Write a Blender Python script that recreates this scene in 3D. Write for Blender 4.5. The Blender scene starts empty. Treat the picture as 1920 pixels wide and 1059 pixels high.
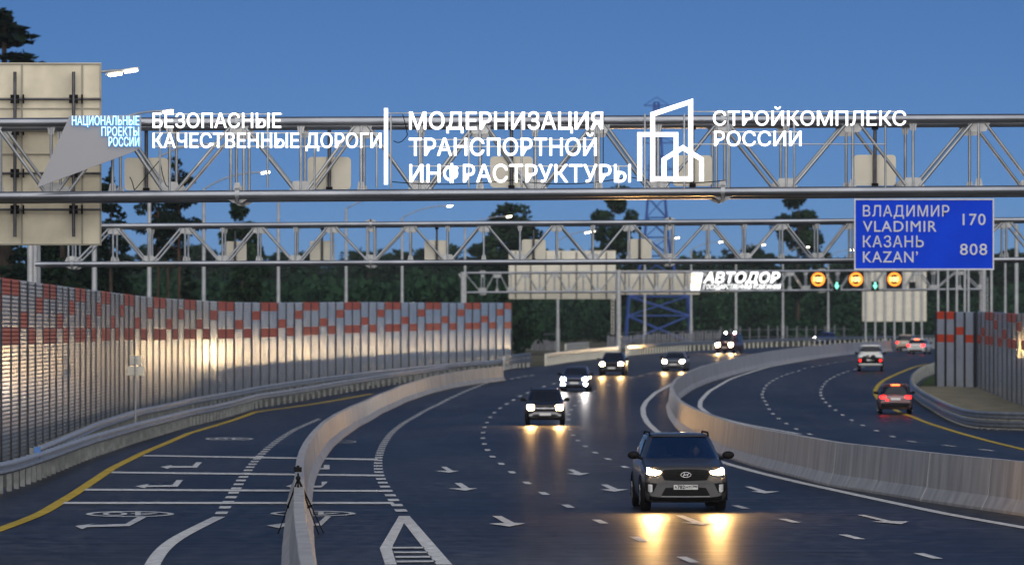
import bpy, bmesh, math, random
from mathutils import Vector, Matrix
from mathutils.bvhtree import BVHTree
R = math.radians
rnd = random.Random(7)
S = bpy.context.scene
COL = S.collection

# ------------------------------------------------------------------ camera, sky, sun, exposure
FPX, HCAM, HORIZON = 9000.0, 3.4, 655.0        # focal length in photo pixels, eye height, eye-level row (photo 1920 x 1059)
cam = bpy.data.cameras.new('camera'); camo = bpy.data.objects.new('camera', cam); COL.objects.link(camo)
camo.location = (0, 0, HCAM); camo.rotation_euler = (R(90), 0, 0)
cam.sensor_width = 36.0; cam.lens = 36.0 * FPX / 1920.0
cam.shift_y = (HORIZON - 529.5) / 1920.0
cam.clip_start = 1.0; cam.clip_end = 20000
cam.dof.use_dof = True; cam.dof.focus_distance = 98.0; cam.dof.aperture_fstop = 2.7
S.camera = camo

SUN_ELEV, SUN_AZ = 27.0, 4.0     # after-sunset glow from behind the camera
w = bpy.data.worlds.new('World'); S.world = w; w.use_nodes = True
nt = w.node_tree; bg = nt.nodes['Background']
sky = nt.nodes.new('ShaderNodeTexSky'); sky.sky_type = 'NISHITA'; sky.sun_disc = False
sky.sun_elevation = R(0.5); sky.sun_rotation = R(180); sky.ozone_density = 3.5; sky.dust_density = 0.2
tc = nt.nodes.new('ShaderNodeTexCoord')
vm = nt.nodes.new('ShaderNodeVectorMath'); vm.operation = 'MULTIPLY_ADD'
vm.inputs[1].default_value = (1, 1, 4.2); vm.inputs[2].default_value = (0, 0, 0.15)
nt.links.new(tc.outputs['Generated'], vm.inputs[0]); nt.links.new(vm.outputs[0], sky.inputs[0])
nt.links.new(sky.outputs[0], bg.inputs[0]); bg.inputs[1].default_value = 0.62
sl = bpy.data.lights.new('sun', 'SUN'); sl.energy = 3.3; sl.angle = R(100); sl.color = (1.0, 0.955, 0.88)
so = bpy.data.objects.new('sun', sl); COL.objects.link(so)
so.rotation_euler = (R(90 - SUN_ELEV), 0, R(SUN_AZ)); so.location = (0, -20, 40)
S.view_settings.view_transform = 'Standard'; S.view_settings.look = 'None'
S.view_settings.exposure = 0.0; S.view_settings.gamma = 1.0
S.cycles.use_denoising = True
S.cycles.max_bounces = 6; S.cycles.glossy_bounces = 3; S.cycles.diffuse_bounces = 2; S.cycles.transmission_bounces = 4
S.cycles.transparent_max_bounces = 8; S.cycles.caustics_reflective = False; S.cycles.caustics_refractive = False
S.cycles.sample_clamp_indirect = 6.0

# ------------------------------------------------------------------ ground profile and back-projection
ZK = [(-200, 0), (150, 0), (215, .06), (253, .33), (285, .9), (321, 1.58), (345, 1.95), (380, 2.4), (409, 2.68), (450, 2.95),
      (500, 3.3), (560, 3.85), (640, 4.4), (720, 4.9), (850, 5.3), (1000, 5.4), (9000, 5.4)]
def _slopes():
    n = len(ZK); d = [(ZK[i+1][1]-ZK[i][1])/(ZK[i+1][0]-ZK[i][0]) for i in range(n-1)]
    m = [d[0]]
    for i in range(1, n-1):
        m.append(0 if d[i-1]*d[i] <= 0 else 2*d[i-1]*d[i]/(d[i-1]+d[i]))
    return m + [d[-1]]
ZM = _slopes()
def zg(y):
    for i in range(len(ZK)-1):
        if y <= ZK[i+1][0]:
            x0, z0 = ZK[i]; x1, z1 = ZK[i+1]; h = x1-x0; t = max(0, (y-x0)/h)
            return ((2*t**3-3*t*t+1)*z0 + (t**3-2*t*t+t)*h*ZM[i] + (-2*t**3+3*t*t)*z1 + (t**3-t*t)*h*ZM[i+1])
    return ZK[-1][1]
def P(px, py, d):
    return Vector(((px-960)/FPX*d, d, HCAM+(HORIZON-py)/FPX*d))
def row_of(d, h=0.0):
    return HORIZON + (HCAM-zg(d)-h)*FPX/d
TAB = {}
def unproj(px, py, h=0.0):
    """world point at height h above the ground that the photo shows at (px, py)"""
    if h not in TAB:
        TAB[h] = [(20+i*.5, row_of(20+i*.5, h)) for i in range(1560)]
    t = TAB[h]
    for i in range(len(t)-1):
        if t[i+1][1] <= py:
            (d0, y0), (d1, y1) = t[i], t[i+1]
            d = d0 + (d1-d0)*(y0-py)/max(1e-9, y0-y1)
            return Vector(((px-960)/FPX*d, d, zg(d)+h))
    d = t[-1][0]
    return Vector(((px-960)/FPX*d, d, zg(d)+h))
def lerp(a, b, t): return a+(b-a)*t
def resample(pts, step, smooth=2):
    """even spacing along a ground path (XY), smoothed"""
    out = [pts[0].copy()]; acc = 0
    for a, b in zip(pts, pts[1:]):
        L = (Vector((b.x, b.y))-Vector((a.x, a.y))).length
        if L < 1e-6: continue
        t = step-acc
        while t <= L:
            out.append(a.lerp(b, t/L)); t += step
        acc = (acc+L) % step
    out.append(pts[-1].copy())
    for _ in range(smooth):
        q = [p.copy() for p in out]
        for i in range(1, len(out)-1):
            q[i] = out[i-1]*.25+out[i]*.5+out[i+1]*.25
        out = q
    return out
def trace(pxs, h=0.0, step=2.0, smooth=3):
    return resample([unproj(x, y, h) for x, y in pxs], step, smooth)

# ------------------------------------------------------------------ materials
MATS = {}
def mat(name, c, c2=None, rough=.6, metal=0.0, spec=.5, scale=4.0, bump=0.0, bscale=60.0, emit=None, es=0.0, sample=None, stretch=None, coat=0.0, rough2=None):
    if name in MATS: return MATS[name]
    m = bpy.data.materials.new(name); m.use_nodes = True; t = m.node_tree; b = t.nodes['Principled BSDF']
    b.inputs['Metallic'].default_value = metal; b.inputs['Roughness'].default_value = rough
    b.inputs['Specular IOR Level'].default_value = spec; b.inputs['Coat Weight'].default_value = coat
    if c2 is None: c2 = tuple(x*.82 for x in c)
    tcn = t.nodes.new('ShaderNodeTexCoord'); n = t.nodes.new('ShaderNodeTexNoise'); r = t.nodes.new('ShaderNodeValToRGB')
    n.inputs['Scale'].default_value = scale; n.inputs['Detail'].default_value = 5
    src = tcn.outputs['Object']
    if stretch:
        mp = t.nodes.new('ShaderNodeMapping'); mp.inputs['Scale'].default_value = stretch
        t.links.new(src, mp.inputs[0]); src = mp.outputs[0]
    t.links.new(src, n.inputs['Vector'])
    r.color_ramp.elements[0].position = .35; r.color_ramp.elements[1].position = .68
    r.color_ramp.elements[0].color = (*c2, 1); r.color_ramp.elements[1].color = (*c, 1)
    t.links.new(n.outputs['Fac'], r.inputs[0]); t.links.new(r.outputs[0], b.inputs['Base Color'])
    if rough2 is not None:
        mr = t.nodes.new('ShaderNodeMapRange'); mr.inputs['To Min'].default_value = rough; mr.inputs['To Max'].default_value = rough2
        t.links.new(n.outputs['Fac'], mr.inputs[0]); t.links.new(mr.outputs[0], b.inputs['Roughness'])
    if bump:
        n2 = t.nodes.new('ShaderNodeTexNoise'); n2.inputs['Scale'].default_value = bscale; n2.inputs['Detail'].default_value = 4
        bp = t.nodes.new('ShaderNodeBump'); bp.inputs['Strength'].default_value = bump; bp.inputs['Distance'].default_value = .02
        t.links.new(tcn.outputs['Object'], n2.inputs['Vector']); t.links.new(n2.outputs['Fac'], bp.inputs['Height'])
        t.links.new(bp.outputs[0], b.inputs['Normal'])
    if emit:
        b.inputs['Emission Color'].default_value = (*emit, 1); b.inputs['Emission Strength'].default_value = es
        if sample: m.cycles.emission_sampling = sample
    MATS[name] = m
    return m
def road_mat():
    m = bpy.data.materials.new('asphalt'); m.use_nodes = True; t = m.node_tree; b = t.nodes['Principled BSDF']
    tcn = t.nodes.new('ShaderNodeTexCoord')
    def noise(scale, st, det=5):
        mp = t.nodes.new('ShaderNodeMapping'); mp.inputs['Scale'].default_value = st; n = t.nodes.new('ShaderNodeTexNoise'); n.inputs['Scale'].default_value = scale; n.inputs['Detail'].default_value = det
        t.links.new(tcn.outputs['Object'], mp.inputs[0]); t.links.new(mp.outputs[0], n.inputs['Vector']); return n.outputs['Fac']
    def ramp(src, a, b_, p0, p1):
        r = t.nodes.new('ShaderNodeValToRGB'); r.color_ramp.elements[0].position = p0; r.color_ramp.elements[1].position = p1
        r.color_ramp.elements[0].color = (*a, 1); r.color_ramp.elements[1].color = (*b_, 1); t.links.new(src, r.inputs[0]); return r.outputs[0]
    def mul(a, b_):
        x = t.nodes.new('ShaderNodeMix'); x.data_type = 'RGBA'; x.blend_type = 'MULTIPLY'; x.inputs[0].default_value = 1
        t.links.new(a, x.inputs[6]); t.links.new(b_, x.inputs[7]); return x.outputs[2]
    patch = ramp(noise(.22, (1, .16, 1)), (.017, .0168, .0165), (.043, .042, .040), .36, .64)       # worn and fresh areas
    grain = ramp(noise(2.2, (1.2, .55, 1), 8), (.35, .35, .35), (1.6, 1.6, 1.6), .36, .66)       # aggregate and roller marks
    drag = ramp(noise(.9, (.10, 1.6, 1), 6), (.65, .65, .67), (1.15, 1.15, 1.15), .38, .62)          # cross-wise paving marks
    t.links.new(mul(mul(patch, grain), drag), b.inputs['Base Color'])
    mr = t.nodes.new('ShaderNodeMapRange'); mr.inputs['To Min'].default_value = .33; mr.inputs['To Max'].default_value = .50
    t.links.new(noise(1.4, (.25, 1.2, 1), 8), mr.inputs[0]); t.links.new(mr.outputs[0], b.inputs['Roughness'])
    b.inputs['Specular IOR Level'].default_value = .17
    bp = t.nodes.new('ShaderNodeBump'); bp.inputs['Strength'].default_value = .16; bp.inputs['Distance'].default_value = .02
    t.links.new(noise(9, (1, .8, 1), 4), bp.inputs['Height']); t.links.new(bp.outputs[0], b.inputs['Normal'])
    return m
M_ASPH = road_mat()
M_DIRT = mat('earth', (.13, .115, .085), (.055, .06, .035), rough=.95, spec=.1, scale=.25, bump=.3, bscale=3)
M_SAND = mat('sandy_verge', (.27, .24, .17), (.17, .16, .11), rough=.95, spec=.1, scale=.9)
M_GRASS = mat('verge_grass', (.05, .075, .022), (.028, .045, .014), rough=.95, spec=.1, scale=1.5)
M_PAINT = mat('white_road_paint', (.76, .76, .74), (.40, .40, .395), rough=.6, spec=.25, scale=5.0)
M_YELL = mat('yellow_road_paint', (.62, .43, .035), (.40, .28, .025), rough=.6, spec=.25, scale=2.0)
M_CONC = mat('barrier_concrete', (.47, .455, .43), (.30, .29, .275), rough=.48, spec=.5, scale=1.3, stretch=(2.2, 2.2, .3), bump=.25, bscale=9)
M_GALV = mat('galvanised_steel', (.38, .395, .41), (.27, .285, .30), rough=.36, metal=.6, scale=3.0)
M_PIPE = mat('weathered_gantry_steel', (.33, .345, .38), (.22, .235, .265), rough=.30, metal=.8, scale=2.0, stretch=(.4, 1, 1))
M_GUSS = mat('pale_zinc_plate', (.50, .50, .49), (.38, .38, .375), rough=.55, metal=.2, scale=6)
M_POLE = mat('pale_grey_pole_steel', (.50, .50, .50), (.38, .385, .39), rough=.5, metal=.3, scale=3)
M_DARKPIPE = mat('dark_support_pipe', (.12, .12, .13), (.07, .07, .08), rough=.45, metal=.5, scale=5)
M_BLACK = mat('black_plastic', (.010, .010, .011), (.006, .006, .007), rough=.6, spec=.12, scale=9)
M_BOARD = mat('cream_sign_back', (.78, .71, .54), (.56, .51, .39), rough=.6, spec=.25, scale=1.5, bump=.05, bscale=4)
M_BOARD2 = mat('pale_box_back', (.74, .69, .57), (.64, .60, .50), rough=.6, spec=.25, scale=1.5)
M_SEAM = mat('board_seam', (.36, .34, .28), rough=.6, scale=4)
M_LOUV = mat('grey_louvre_panel', (.56, .595, .655), (.47, .505, .565), rough=.17, metal=.4, spec=.55, scale=.9)
M_RED = mat('red_louvre_panel', (.66, .095, .045), (.52, .07, .035), rough=.45, metal=.0, spec=.25, scale=.9)
M_HPOST = mat('dark_panel_post', (.04, .043, .05), (.025, .028, .033), rough=.55, metal=.3, scale=4)
M_WLIT = mat('lit_white_letter', (.8, .8, .8), rough=.5, emit=(1, 1, 1), es=1.6, sample='NONE')
M_CYAN = mat('lit_pale_blue_edge', (.2, .5, .8), rough=.5, emit=(.08, .42, .9), es=.8, sample='NONE')
M_PBLU = mat('lit_ice_blue_letter', (.7, .8, .9), rough=.5, emit=(.50, .86, 1.0), es=1.15, sample='NONE')
M_LOGOP = mat('grey_logo_panel', (.36, .36, .38), (.335, .335, .355), rough=.6, scale=.5)
M_BLUE = mat('blue_sign_face', (.004, .055, .66), (.003, .042, .54), rough=.5, spec=.08, scale=.7)
M_SIGNW = mat('grey_white_sign_text', (.62, .62, .64), (.52, .52, .54), rough=.5, scale=5)
M_ORNG = mat('orange_led', (.5, .1, .02), rough=.5, emit=(1, .27, .015), es=2.6, sample='NONE')
M_YLED = mat('yellow_led', (.5, .4, .1), rough=.5, emit=(1, .72, .22), es=4.5, sample='NONE')
M_GLED = mat('green_led', (.1, .5, .4), rough=.5, emit=(.25, 1, .72), es=1.6, sample='NONE')
M_LAMP = mat('lit_street_lamp', (.8, .8, .7), rough=.5, emit=(1, .86, .58), es=24, sample='NONE')
M_HEADW = mat('lit_halogen_headlamp', (.8, .7, .5), rough=.3, emit=(1, .56, .19), es=1500)
M_HEADF = mat('lit_warm_far_headlamp', (.8, .7, .5), rough=.3, emit=(1, .62, .25), es=260)
M_HEADV = mat('lit_bright_van_headlamp', (.8, .8, .7), rough=.3, emit=(1, .62, .25), es=2600)
M_HEADC = mat('lit_halogen_pair', (.8, .7, .5), rough=.3, emit=(1, .55, .18), es=500)
M_HEADX = mat('lit_white_headlamp', (.8, .8, .8), rough=.3, emit=(1, .88, .80), es=200)
M_HEADB = mat('lit_bluish_fog_lamp', (.8, .8, .9), rough=.3, emit=(.82, .84, 1), es=90)
M_TAIL = mat('lit_red_tail_lamp', (.5, .02, .02), rough=.3, emit=(1, .004, .003), es=16)
M_TAILD = mat('dim_red_tail_lamp', (.5, .02, .02), rough=.3, emit=(1, .008, .006), es=6)
M_BRAKE = mat('lit_brake_bar', (.6, .05, .02), rough=.3, emit=(1, .11, .02), es=11)
M_FOGOFF = mat('unlit_fog_lamp', (.62, .62, .60), (.4, .4, .39), rough=.25, metal=.4, scale=30)
M_GLASS = mat('dark_car_glass', (.012, .016, .026), (.010, .013, .020), rough=.06, spec=.22, scale=2)
M_TYRE = mat('tyre_rubber', (.010, .010, .010), rough=.8, spec=.2, scale=20)
M_RIM = mat('alloy_rim', (.35, .35, .36), rough=.35, metal=.7, scale=20)
M_CHROME = mat('bright_chrome', (.75, .75, .76), rough=.18, metal=.85, scale=10)
M_PLATE = mat('number_plate_white', (.72, .72, .70), (.66, .66, .64), rough=.5, scale=10)
M_GRILL = mat('black_grille', (.008, .008, .009), (.004, .004, .004), rough=.5, spec=.12, scale=40)
M_SKIN = mat('skin', (.42, .26, .19), (.36, .21, .15), rough=.6, scale=9)
M_CLOTH = mat('grey_jacket', (.10, .10, .12), (.07, .07, .09), rough=.9, scale=12)
M_HAIR = mat('dark_hair', (.03, .022, .016), rough=.8, scale=30)
M_SEAT = mat('dark_seat_fabric', (.03, .03, .032), rough=.9, scale=10)
M_BARK = mat('bark', (.085, .065, .05), (.045, .036, .03), rough=.95, spec=.1, scale=3, stretch=(3, 3, .5))
M_PBARK = mat('pine_bark', (.12, .065, .04), (.05, .036, .03), rough=.95, spec=.1, scale=2, stretch=(3, 3, .5))
M_LEAF = mat('broadleaf_foliage', (.026, .052, .022), (.010, .024, .012), rough=.8, spec=.12, scale=.55)
M_NEED = mat('conifer_needles', (.012, .026, .014), (.005, .012, .008), rough=.85, spec=.1, scale=.6)
M_BUSH = mat('bush_foliage', (.034, .082, .038), (.014, .036, .020), rough=.85, spec=.1, scale=.35)
M_PYL = mat('blue_painted_steel', (.03, .085, .33), (.022, .06, .25), rough=.5, metal=.1, scale=2)
M_FENCE = mat('grey_fence_picket', (.22, .225, .25), (.13, .135, .155), rough=.85, scale=1.2, stretch=(1, 1, .4))
def glass_clear():
    m = bpy.data.materials.new('windscreen_glass'); m.use_nodes = True; t = m.node_tree; t.nodes.clear()
    o = t.nodes.new('ShaderNodeOutputMaterial'); g = t.nodes.new('ShaderNodeBsdfGlossy'); tr = t.nodes.new('ShaderNodeBsdfTransparent'); mx = t.nodes.new('ShaderNodeMixShader')
    lw = t.nodes.new('ShaderNodeLayerWeight'); lw.inputs[0].default_value = .42
    n = t.nodes.new('ShaderNodeTexNoise'); n.inputs['Scale'].default_value = 30; mr = t.nodes.new('ShaderNodeMapRange')
    mr.inputs['To Min'].default_value = .03; mr.inputs['To Max'].default_value = .06
    t.links.new(n.outputs['Fac'], mr.inputs[0]); t.links.new(mr.outputs[0], g.inputs['Roughness'])
    g.inputs[0].default_value = (.55, .6, .7, 1); tr.inputs[0].default_value = (.45, .5, .55, 1)
    t.links.new(lw.outputs['Facing'], mx.inputs[0])
    t.links.new(tr.outputs[0], mx.inputs[1]); t.links.new(g.outputs[0], mx.inputs[2]); t.links.new(mx.outputs[0], o.inputs[0])
    return m
M_WIND = glass_clear()

# ------------------------------------------------------------------ mesh builder and tagging
class MB:
    def __init__(s): s.v = []; s.f = []; s.mi = []; s.sm = []; s.mats = []
    def mid(s, m):
        if m not in s.mats: s.mats.append(m)
        return s.mats.index(m)
    def add(s, vs, fs, m, smooth=False):
        o = len(s.v); k = s.mid(m)
        s.v += [tuple(v) for v in vs]
        for f in fs: s.f.append([i+o for i in f]); s.mi.append(k); s.sm.append(smooth)
    def box(s, c, size, m, rot=None):
        hx, hy, hz = size[0]/2, size[1]/2, size[2]/2; c = Vector(c)
        vs = [Vector((x, y, z)) for x in (-hx, hx) for y in (-hy, hy) for z in (-hz, hz)]
        if rot is not None: vs = [rot @ v for v in vs]
        s.add([v+c for v in vs], [(0, 1, 3, 2), (4, 6, 7, 5), (0, 4, 5, 1), (2, 3, 7, 6), (0, 2, 6, 4), (1, 5, 7, 3)], m)
    def tube(s, a, b, r, m, n=10, r2=None, caps=True):
        a, b = Vector(a), Vector(b); r2 = r if r2 is None else r2
        ax = (b-a).normalized(); u = ax.orthogonal().normalized(); w_ = ax.cross(u)
        vs = []
        for p, rr in ((a, r), (b, r2)):
            for i in range(n):
                t = 2*math.pi*i/n; vs.append(p+u*(rr*math.cos(t))+w_*(rr*math.sin(t)))
        s.add(vs, [(i, (i+1) % n, n+(i+1) % n, n+i) for i in range(n)], m, True)
        if caps: s.add(vs, [tuple(range(n))[::-1], tuple(range(n, 2*n))], m)
    def poly_tube(s, pts, r, m, n=8):
        for a, b in zip(pts, pts[1:]): s.tube(a, b, r, m, n)
    def ell(s, c, rad, m, nu=14, nv=8, rot=None):
        c = Vector(c); vs = []
        for j in range(nv+1):
            ph = -math.pi/2+math.pi*j/nv
            for i in range(nu):
                th = 2*math.pi*i/nu
                v = Vector((rad[0]*math.cos(ph)*math.cos(th), rad[1]*math.cos(ph)*math.sin(th), rad[2]*math.sin(ph)))
                vs.append(c+(rot @ v if rot else v))
        s.add(vs, [(j*nu+i, j*nu+(i+1) % nu, (j+1)*nu+(i+1) % nu, (j+1)*nu+i) for j in range(nv) for i in range(nu)], m, True)
    def slab(s, outline, y0, y1, m):
        """outline of (x, z) extruded from y0 to y1"""
        n = len(outline)
        vs = [(x, y0, z) for x, z in outline]+[(x, y1, z) for x, z in outline]
        s.add(vs, [tuple(range(n)), tuple(range(n, 2*n))[::-1]]+[(i, n+i, n+(i+1) % n, (i+1) % n) for i in range(n)], m)
    def loft(s, rings, m, closed=True, smooth=True, caps=(False, False)):
        n = len(rings[0]); vs = [p for r in rings for p in r]; k = n if closed else n-1
        s.add(vs, [(j*n+i, j*n+(i+1) % n, (j+1)*n+(i+1) % n, (j+1)*n+i) for j in range(len(rings)-1) for i in range(k)], m, smooth)
        if caps[0]: s.add(rings[0], [tuple(range(n))[::-1]], m)
        if caps[1]: s.add(rings[-1], [tuple(range(n))], m)
    def mesh(s, name, off=Vector((0, 0, 0))):
        me = bpy.data.meshes.new(name)
        me.from_pydata([tuple(Vector(v)-off) for v in s.v], [], s.f)
        for m in s.mats: me.materials.append(m)
        for p, k, sm in zip(me.polygons, s.mi, s.sm): p.material_index = k; p.use_smooth = sm
        me.update()
        return me
    def build(s, name, parent=None, world=True):
        """world=True: coordinates are world ones; the parent has no rotation and its location is subtracted"""
        if parent is not None:
            off = root_loc(parent) if world else Vector((0, 0, 0))
        else: off = Vector(s.v[0]) if world else Vector((0, 0, 0))
        o = bpy.data.objects.new(name, s.mesh(name, off)); COL.objects.link(o)
        if parent is not None: o.parent = parent
        elif world: o.location = off
        return o
def root_loc(o):
    v = Vector(o.location)
    while o.parent: o = o.parent; v += Vector(o.location)
    return v
def tag(o, label=None, cat=None, group=None, kind=None):
    if label: o['label'] = label
    if cat: o['category'] = cat
    if group: o['group'] = group
    if kind: o['kind'] = kind
    return o
def thing(name, loc, label, cat, group=None, rz=0):
    o = bpy.data.objects.new(name, None); COL.objects.link(o); o.location = loc; o.rotation_euler = (0, 0, rz); o.empty_display_size = .3
    return tag(o, label, cat, group)
def copy_tree(o, parent=None):
    c = o.copy(); COL.objects.link(c)
    if parent is not None: c.parent = parent
    for ch in list(o.children): copy_tree(ch, c)
    return c

# text as flat polygons: (verts2d, faces); cap height normalised to 1, x scaled to 0..1
_cap = None
def glyphs(body, bold=.0, space=1.0, shear=0.0):
    global _cap
    def raw(b, bo):
        cu = bpy.data.curves.new('lettering', 'FONT'); cu.body = b; cu.offset = bo; cu.extrude = 0; cu.resolution_u = 3; cu.space_character = space; cu.shear = shear
        ob = bpy.data.objects.new('lettering', cu); COL.objects.link(ob)
        dg = bpy.context.evaluated_depsgraph_get(); ev = ob.evaluated_get(dg); me = ev.to_mesh()
        vs = [tuple(v.co) for v in me.vertices]; fs = [tuple(p.vertices) for p in me.polygons]
        ev.to_mesh_clear(); bpy.data.objects.remove(ob); bpy.data.curves.remove(cu)
        return vs, fs
    if _cap is None: _cap = max(v[1] for v in raw('H', 0)[0])
    vs, fs = raw(body, bold)
    x0 = min(v[0] for v in vs); x1 = max(v[0] for v in vs)
    return [((v[0]-x0)/(x1-x0), (v[1]+bold)/(_cap+2*bold)) for v in vs], fs
def letter_mesh(mb, body, x0, x1, z0, z1, y, depth, m, bold=.0, side=None, space=1.0, shear=0.0):
    """solid letters facing -y between x0..x1, baseline z0, cap height z1; strokes thickened by bold (share of the cap height)"""
    vs, fs = glyphs(body, 0, space=space, shear=shear); n = len(vs); t = bold*(z1-z0)
    sh = [(0, 0)] if bold <= 0 else [(t*math.cos(a), t*math.sin(a)) for a in [math.pi*k/4 for k in range(8)]]
    for q, (dx, dz) in enumerate(sh):
        yy = y+q*.0012
        A = [(lerp(x0+t, x1-t, u)+dx, yy, lerp(z0+t, z1-t, v)+dz) for u, v in vs]; B = [(x, yy+depth, z) for x, _, z in A]
        mb.add(A, fs, m)
        cnt = {}
        for f in fs:
            for a, b in zip(f, f[1:]+f[:1]): cnt[(a, b)] = 1
        edge = [(a, b) for (a, b) in cnt if (b, a) not in cnt]
        mb.add(A+B, [(a, b, n+b, n+a) for a, b in edge], side or m)

# ------------------------------------------------------------------ ground, road sheet
def strip_sheet(name, ys, xl, xr, dz, m):
    vs, fs = [], []
    for y in ys:
        vs += [(xl(y), y, zg(y)+dz), (xr(y), y, zg(y)+dz)]
    for i in range(len(ys)-1): fs.append((2*i, 2*i+1, 2*i+3, 2*i+2))
    b = MB(); b.add(vs, fs, m); o = b.build(name); return tag(o, kind='structure')
ROWS = [-60+i*10 for i in range(20)]+[140+i*2 for i in range(320)]+[780+i*20 for i in range(20)]
strip_sheet('ground', ROWS+[1300, 2000, 2400], lambda y: -700, lambda y: 700, 0, M_DIRT)
def interp(tab, y):
    if y <= tab[0][0]: return tab[0][1]
    for (a, u), (b, v) in zip(tab, tab[1:]):
        if y <= b: return u+(v-u)*(y-a)/(b-a)
    return tab[-1][1]
LEFT_BASE = [(-330, 985), (0, 929), (63, 905), (165, 862), (254, 831), (355, 800), (480, 765.5), (607, 744), (709, 726), (842, 705.5), (957, 691.5)]
FAR_BASE = [(1023, 686), (1090, 676), (1135, 671.5), (1205, 664.5), (1290, 658), (1440, 651), (1600, 646), (1755, 641.5), (1900, 638.5)]
RIGHT_TOP = [(1754, 678.5), (1728, 687.5), (1714, 699), (1711, 710), (1715, 720.6), (1746, 739.7), (1779, 756), (1812, 766.5), (1848, 771.6), (1919, 772.9), (2000, 773.6)]
left_path = trace(LEFT_BASE, 0, 1.5, 6)
far_path = trace(FAR_BASE, 0, 2.0, 4)
right_path = trace(RIGHT_TOP, .78, 1.5, 5)
XL = [(-60, -13.4), (80, -13.2)]+sorted([(p.y, p.x-.25) for p in left_path[::4]]+[(p.y, p.x-.2) for p in far_path[::4]])
XR = [(-60, 19.6), (150, 19.8)]+sorted([(p.y, p.x+.3) for p in right_path[::3]])+[(360, 33), (420, 42), (520, 60), (640, 80), (780, 105)]
XL.append((790, 90)); 
strip_sheet('road', [y for y in ROWS if y <= 760], lambda y: interp(XL, y), lambda y: interp(XR, y), .02, M_ASPH)
# sandy verge between the right rail and the right wall, grass behind it
strip_sheet('verge', [y for y in ROWS if 60 <= y <= 296], lambda y: interp(XR, y), lambda y: interp(XR, y)+9, .012, M_SAND)
strip_sheet('verge_grass', [y for y in ROWS if 297 <= y <= 420], lambda y: interp(XR, y), lambda y: interp(XR, y)+14, .012, M_GRASS)
strip_sheet('verge_soil', [y for y in ROWS if -60 <= y <= 350], lambda y: interp(XL, y)-9, lambda y: interp(XL, y), .012, mat('grey_gravel_verge', (.16, .155, .13), (.08, .08, .065), rough=.95, spec=.1, scale=1.2))

# ------------------------------------------------------------------ road markings (thin painted sheets)
MK = .034
def ribbon(mb, path, wdt, m, dz=MK, off=0.0):
    vs, n = [], len(path)
    for i, p in enumerate(path):
        a = path[max(0, i-1)]; b = path[min(n-1, i+1)]; t = Vector((b.x-a.x, b.y-a.y, 0)).normalized(); nn = Vector((-t.y, t.x, 0))
        for sgn in (-1, 1):
            q = p+nn*(off+sgn*wdt/2); vs.append((q.x, q.y, zg(q.y)+dz))
    mb.add(vs, [(2*i, 2*i+1, 2*i+3, 2*i+2) for i in range(n-1)], m)
def line_marking(name, pxs, wdt, m):
    b = MB(); ribbon(b, trace(pxs, 0, 1.5, 3), wdt, m); return tag(b.build(name), kind='structure')
def dashes(name, path, L, gap, wdt, m, start=0.0):
    b = MB(); pts = resample(path, .5, 2); per = int((L+gap)/.5); on = int(L/.5); i = int(start/.5)
    while i+on < len(pts):
        ribbon(b, pts[i:i+on+1], wdt, m); i += per
    return tag(b.build(name), kind='structure')
def dash_at(name, centres, path_px, L, wdt, m):
    """one dash at each photo pixel, turned along the traced lane line"""
    b = MB(); path = trace(path_px, 0, 1.0, 4)
    for x, y in centres:
        c = unproj(x, y); k = min(range(len(path)), key=lambda j: (path[j].x-c.x)**2+(path[j].y-c.y)**2)
        t = (path[min(k+3, len(path)-1)]-path[max(0, k-3)]); t.z = 0; t.normalize()
        ribbon(b, [c+t*(u*L/2) for u in (-1, 0, 1)], wdt, m)
    return tag(b.build(name), kind='structure')
LANE1 = [(1290, 1052), (1198, 1013), (1125, 980), (1065, 951), (1020, 927), (988, 907), (960, 887), (940, 871), (923.5, 857.5), (914, 845), (908, 833.5), (905.5, 822.5), (906, 812), (908.5, 802), (913, 793),
         (912.5, 802-9), (919, 783), (927, 774.5), (937.5, 766), (950, 758), (962.5, 750.6), (975, 743.5), (989, 737), (1005, 730.5), (1020, 725.5), (1039, 720)]
LANE1 = [p for i, p in enumerate(LANE1) if i != 15]
LANE2 = [(1850, 1079), (1740, 1045), (1597, 1009), (1480, 978.5), (1388, 952.5), (1310, 927), (1235, 900), (1171.6, 877), (1140, 862), (1116, 850), (1097.5, 838), (1083.6, 827), (1074.6, 817), (1069, 806.5), (1066, 796.5), (1066, 787.5),
         (1067, 778), (1071, 769), (1078, 761), (1086, 753), (1100, 743), (1115.5, 734), (1141, 722.6), (1160, 716), (1184, 709), (1202, 705), (1219, 701), (1240, 696.5), (1262, 692)]
dash_at('lane_marking', LANE1+[(1395, 1096)], LANE1, 2.1, .17, M_PAINT)
dash_at('lane_marking', LANE2, LANE2, 2.1, .17, M_PAINT)
RA = [(1518, 815), (1493, 805), (1474.6, 795), (1460, 785.5), (1449, 776.5), (1442, 767.7), (1438, 759.5), (1434, 752.6), (1430, 746), (1429, 740), (1431, 734.5), (1433, 729), (1437, 723.5), (1442, 718.5), (1449, 714), (1456.5, 710), (1465.5, 706), (1475.7, 702), (1486, 699), (1497.5, 695.5), (1509, 691.3), (1523, 688), (1537, 685.5), (1552, 682.4), (1567, 680), (1583, 678)]
RB = [(1850, 845), (1780, 837), (1710, 829), (1674, 819.5), (1643.5, 808.5), (1617.7, 798.3), (1596.8, 788.7), (1580, 778.7), (1566.7, 769.8), (1556, 762), (1548, 755), (1543, 748), (1539.4, 741.7), (1539, 736.4), (1539.4, 730.8), (1542, 725.7), (1545.8, 720.6), (1550, 715.5), (1556.7, 711), (1564, 707), (1572, 703.3), (1581.5, 699.4), (1590, 696.4), (1603, 693), (1618, 689), (1632, 686)]
dash_at('lane_marking', RA, RA, 2.3, .17, M_PAINT)
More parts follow.
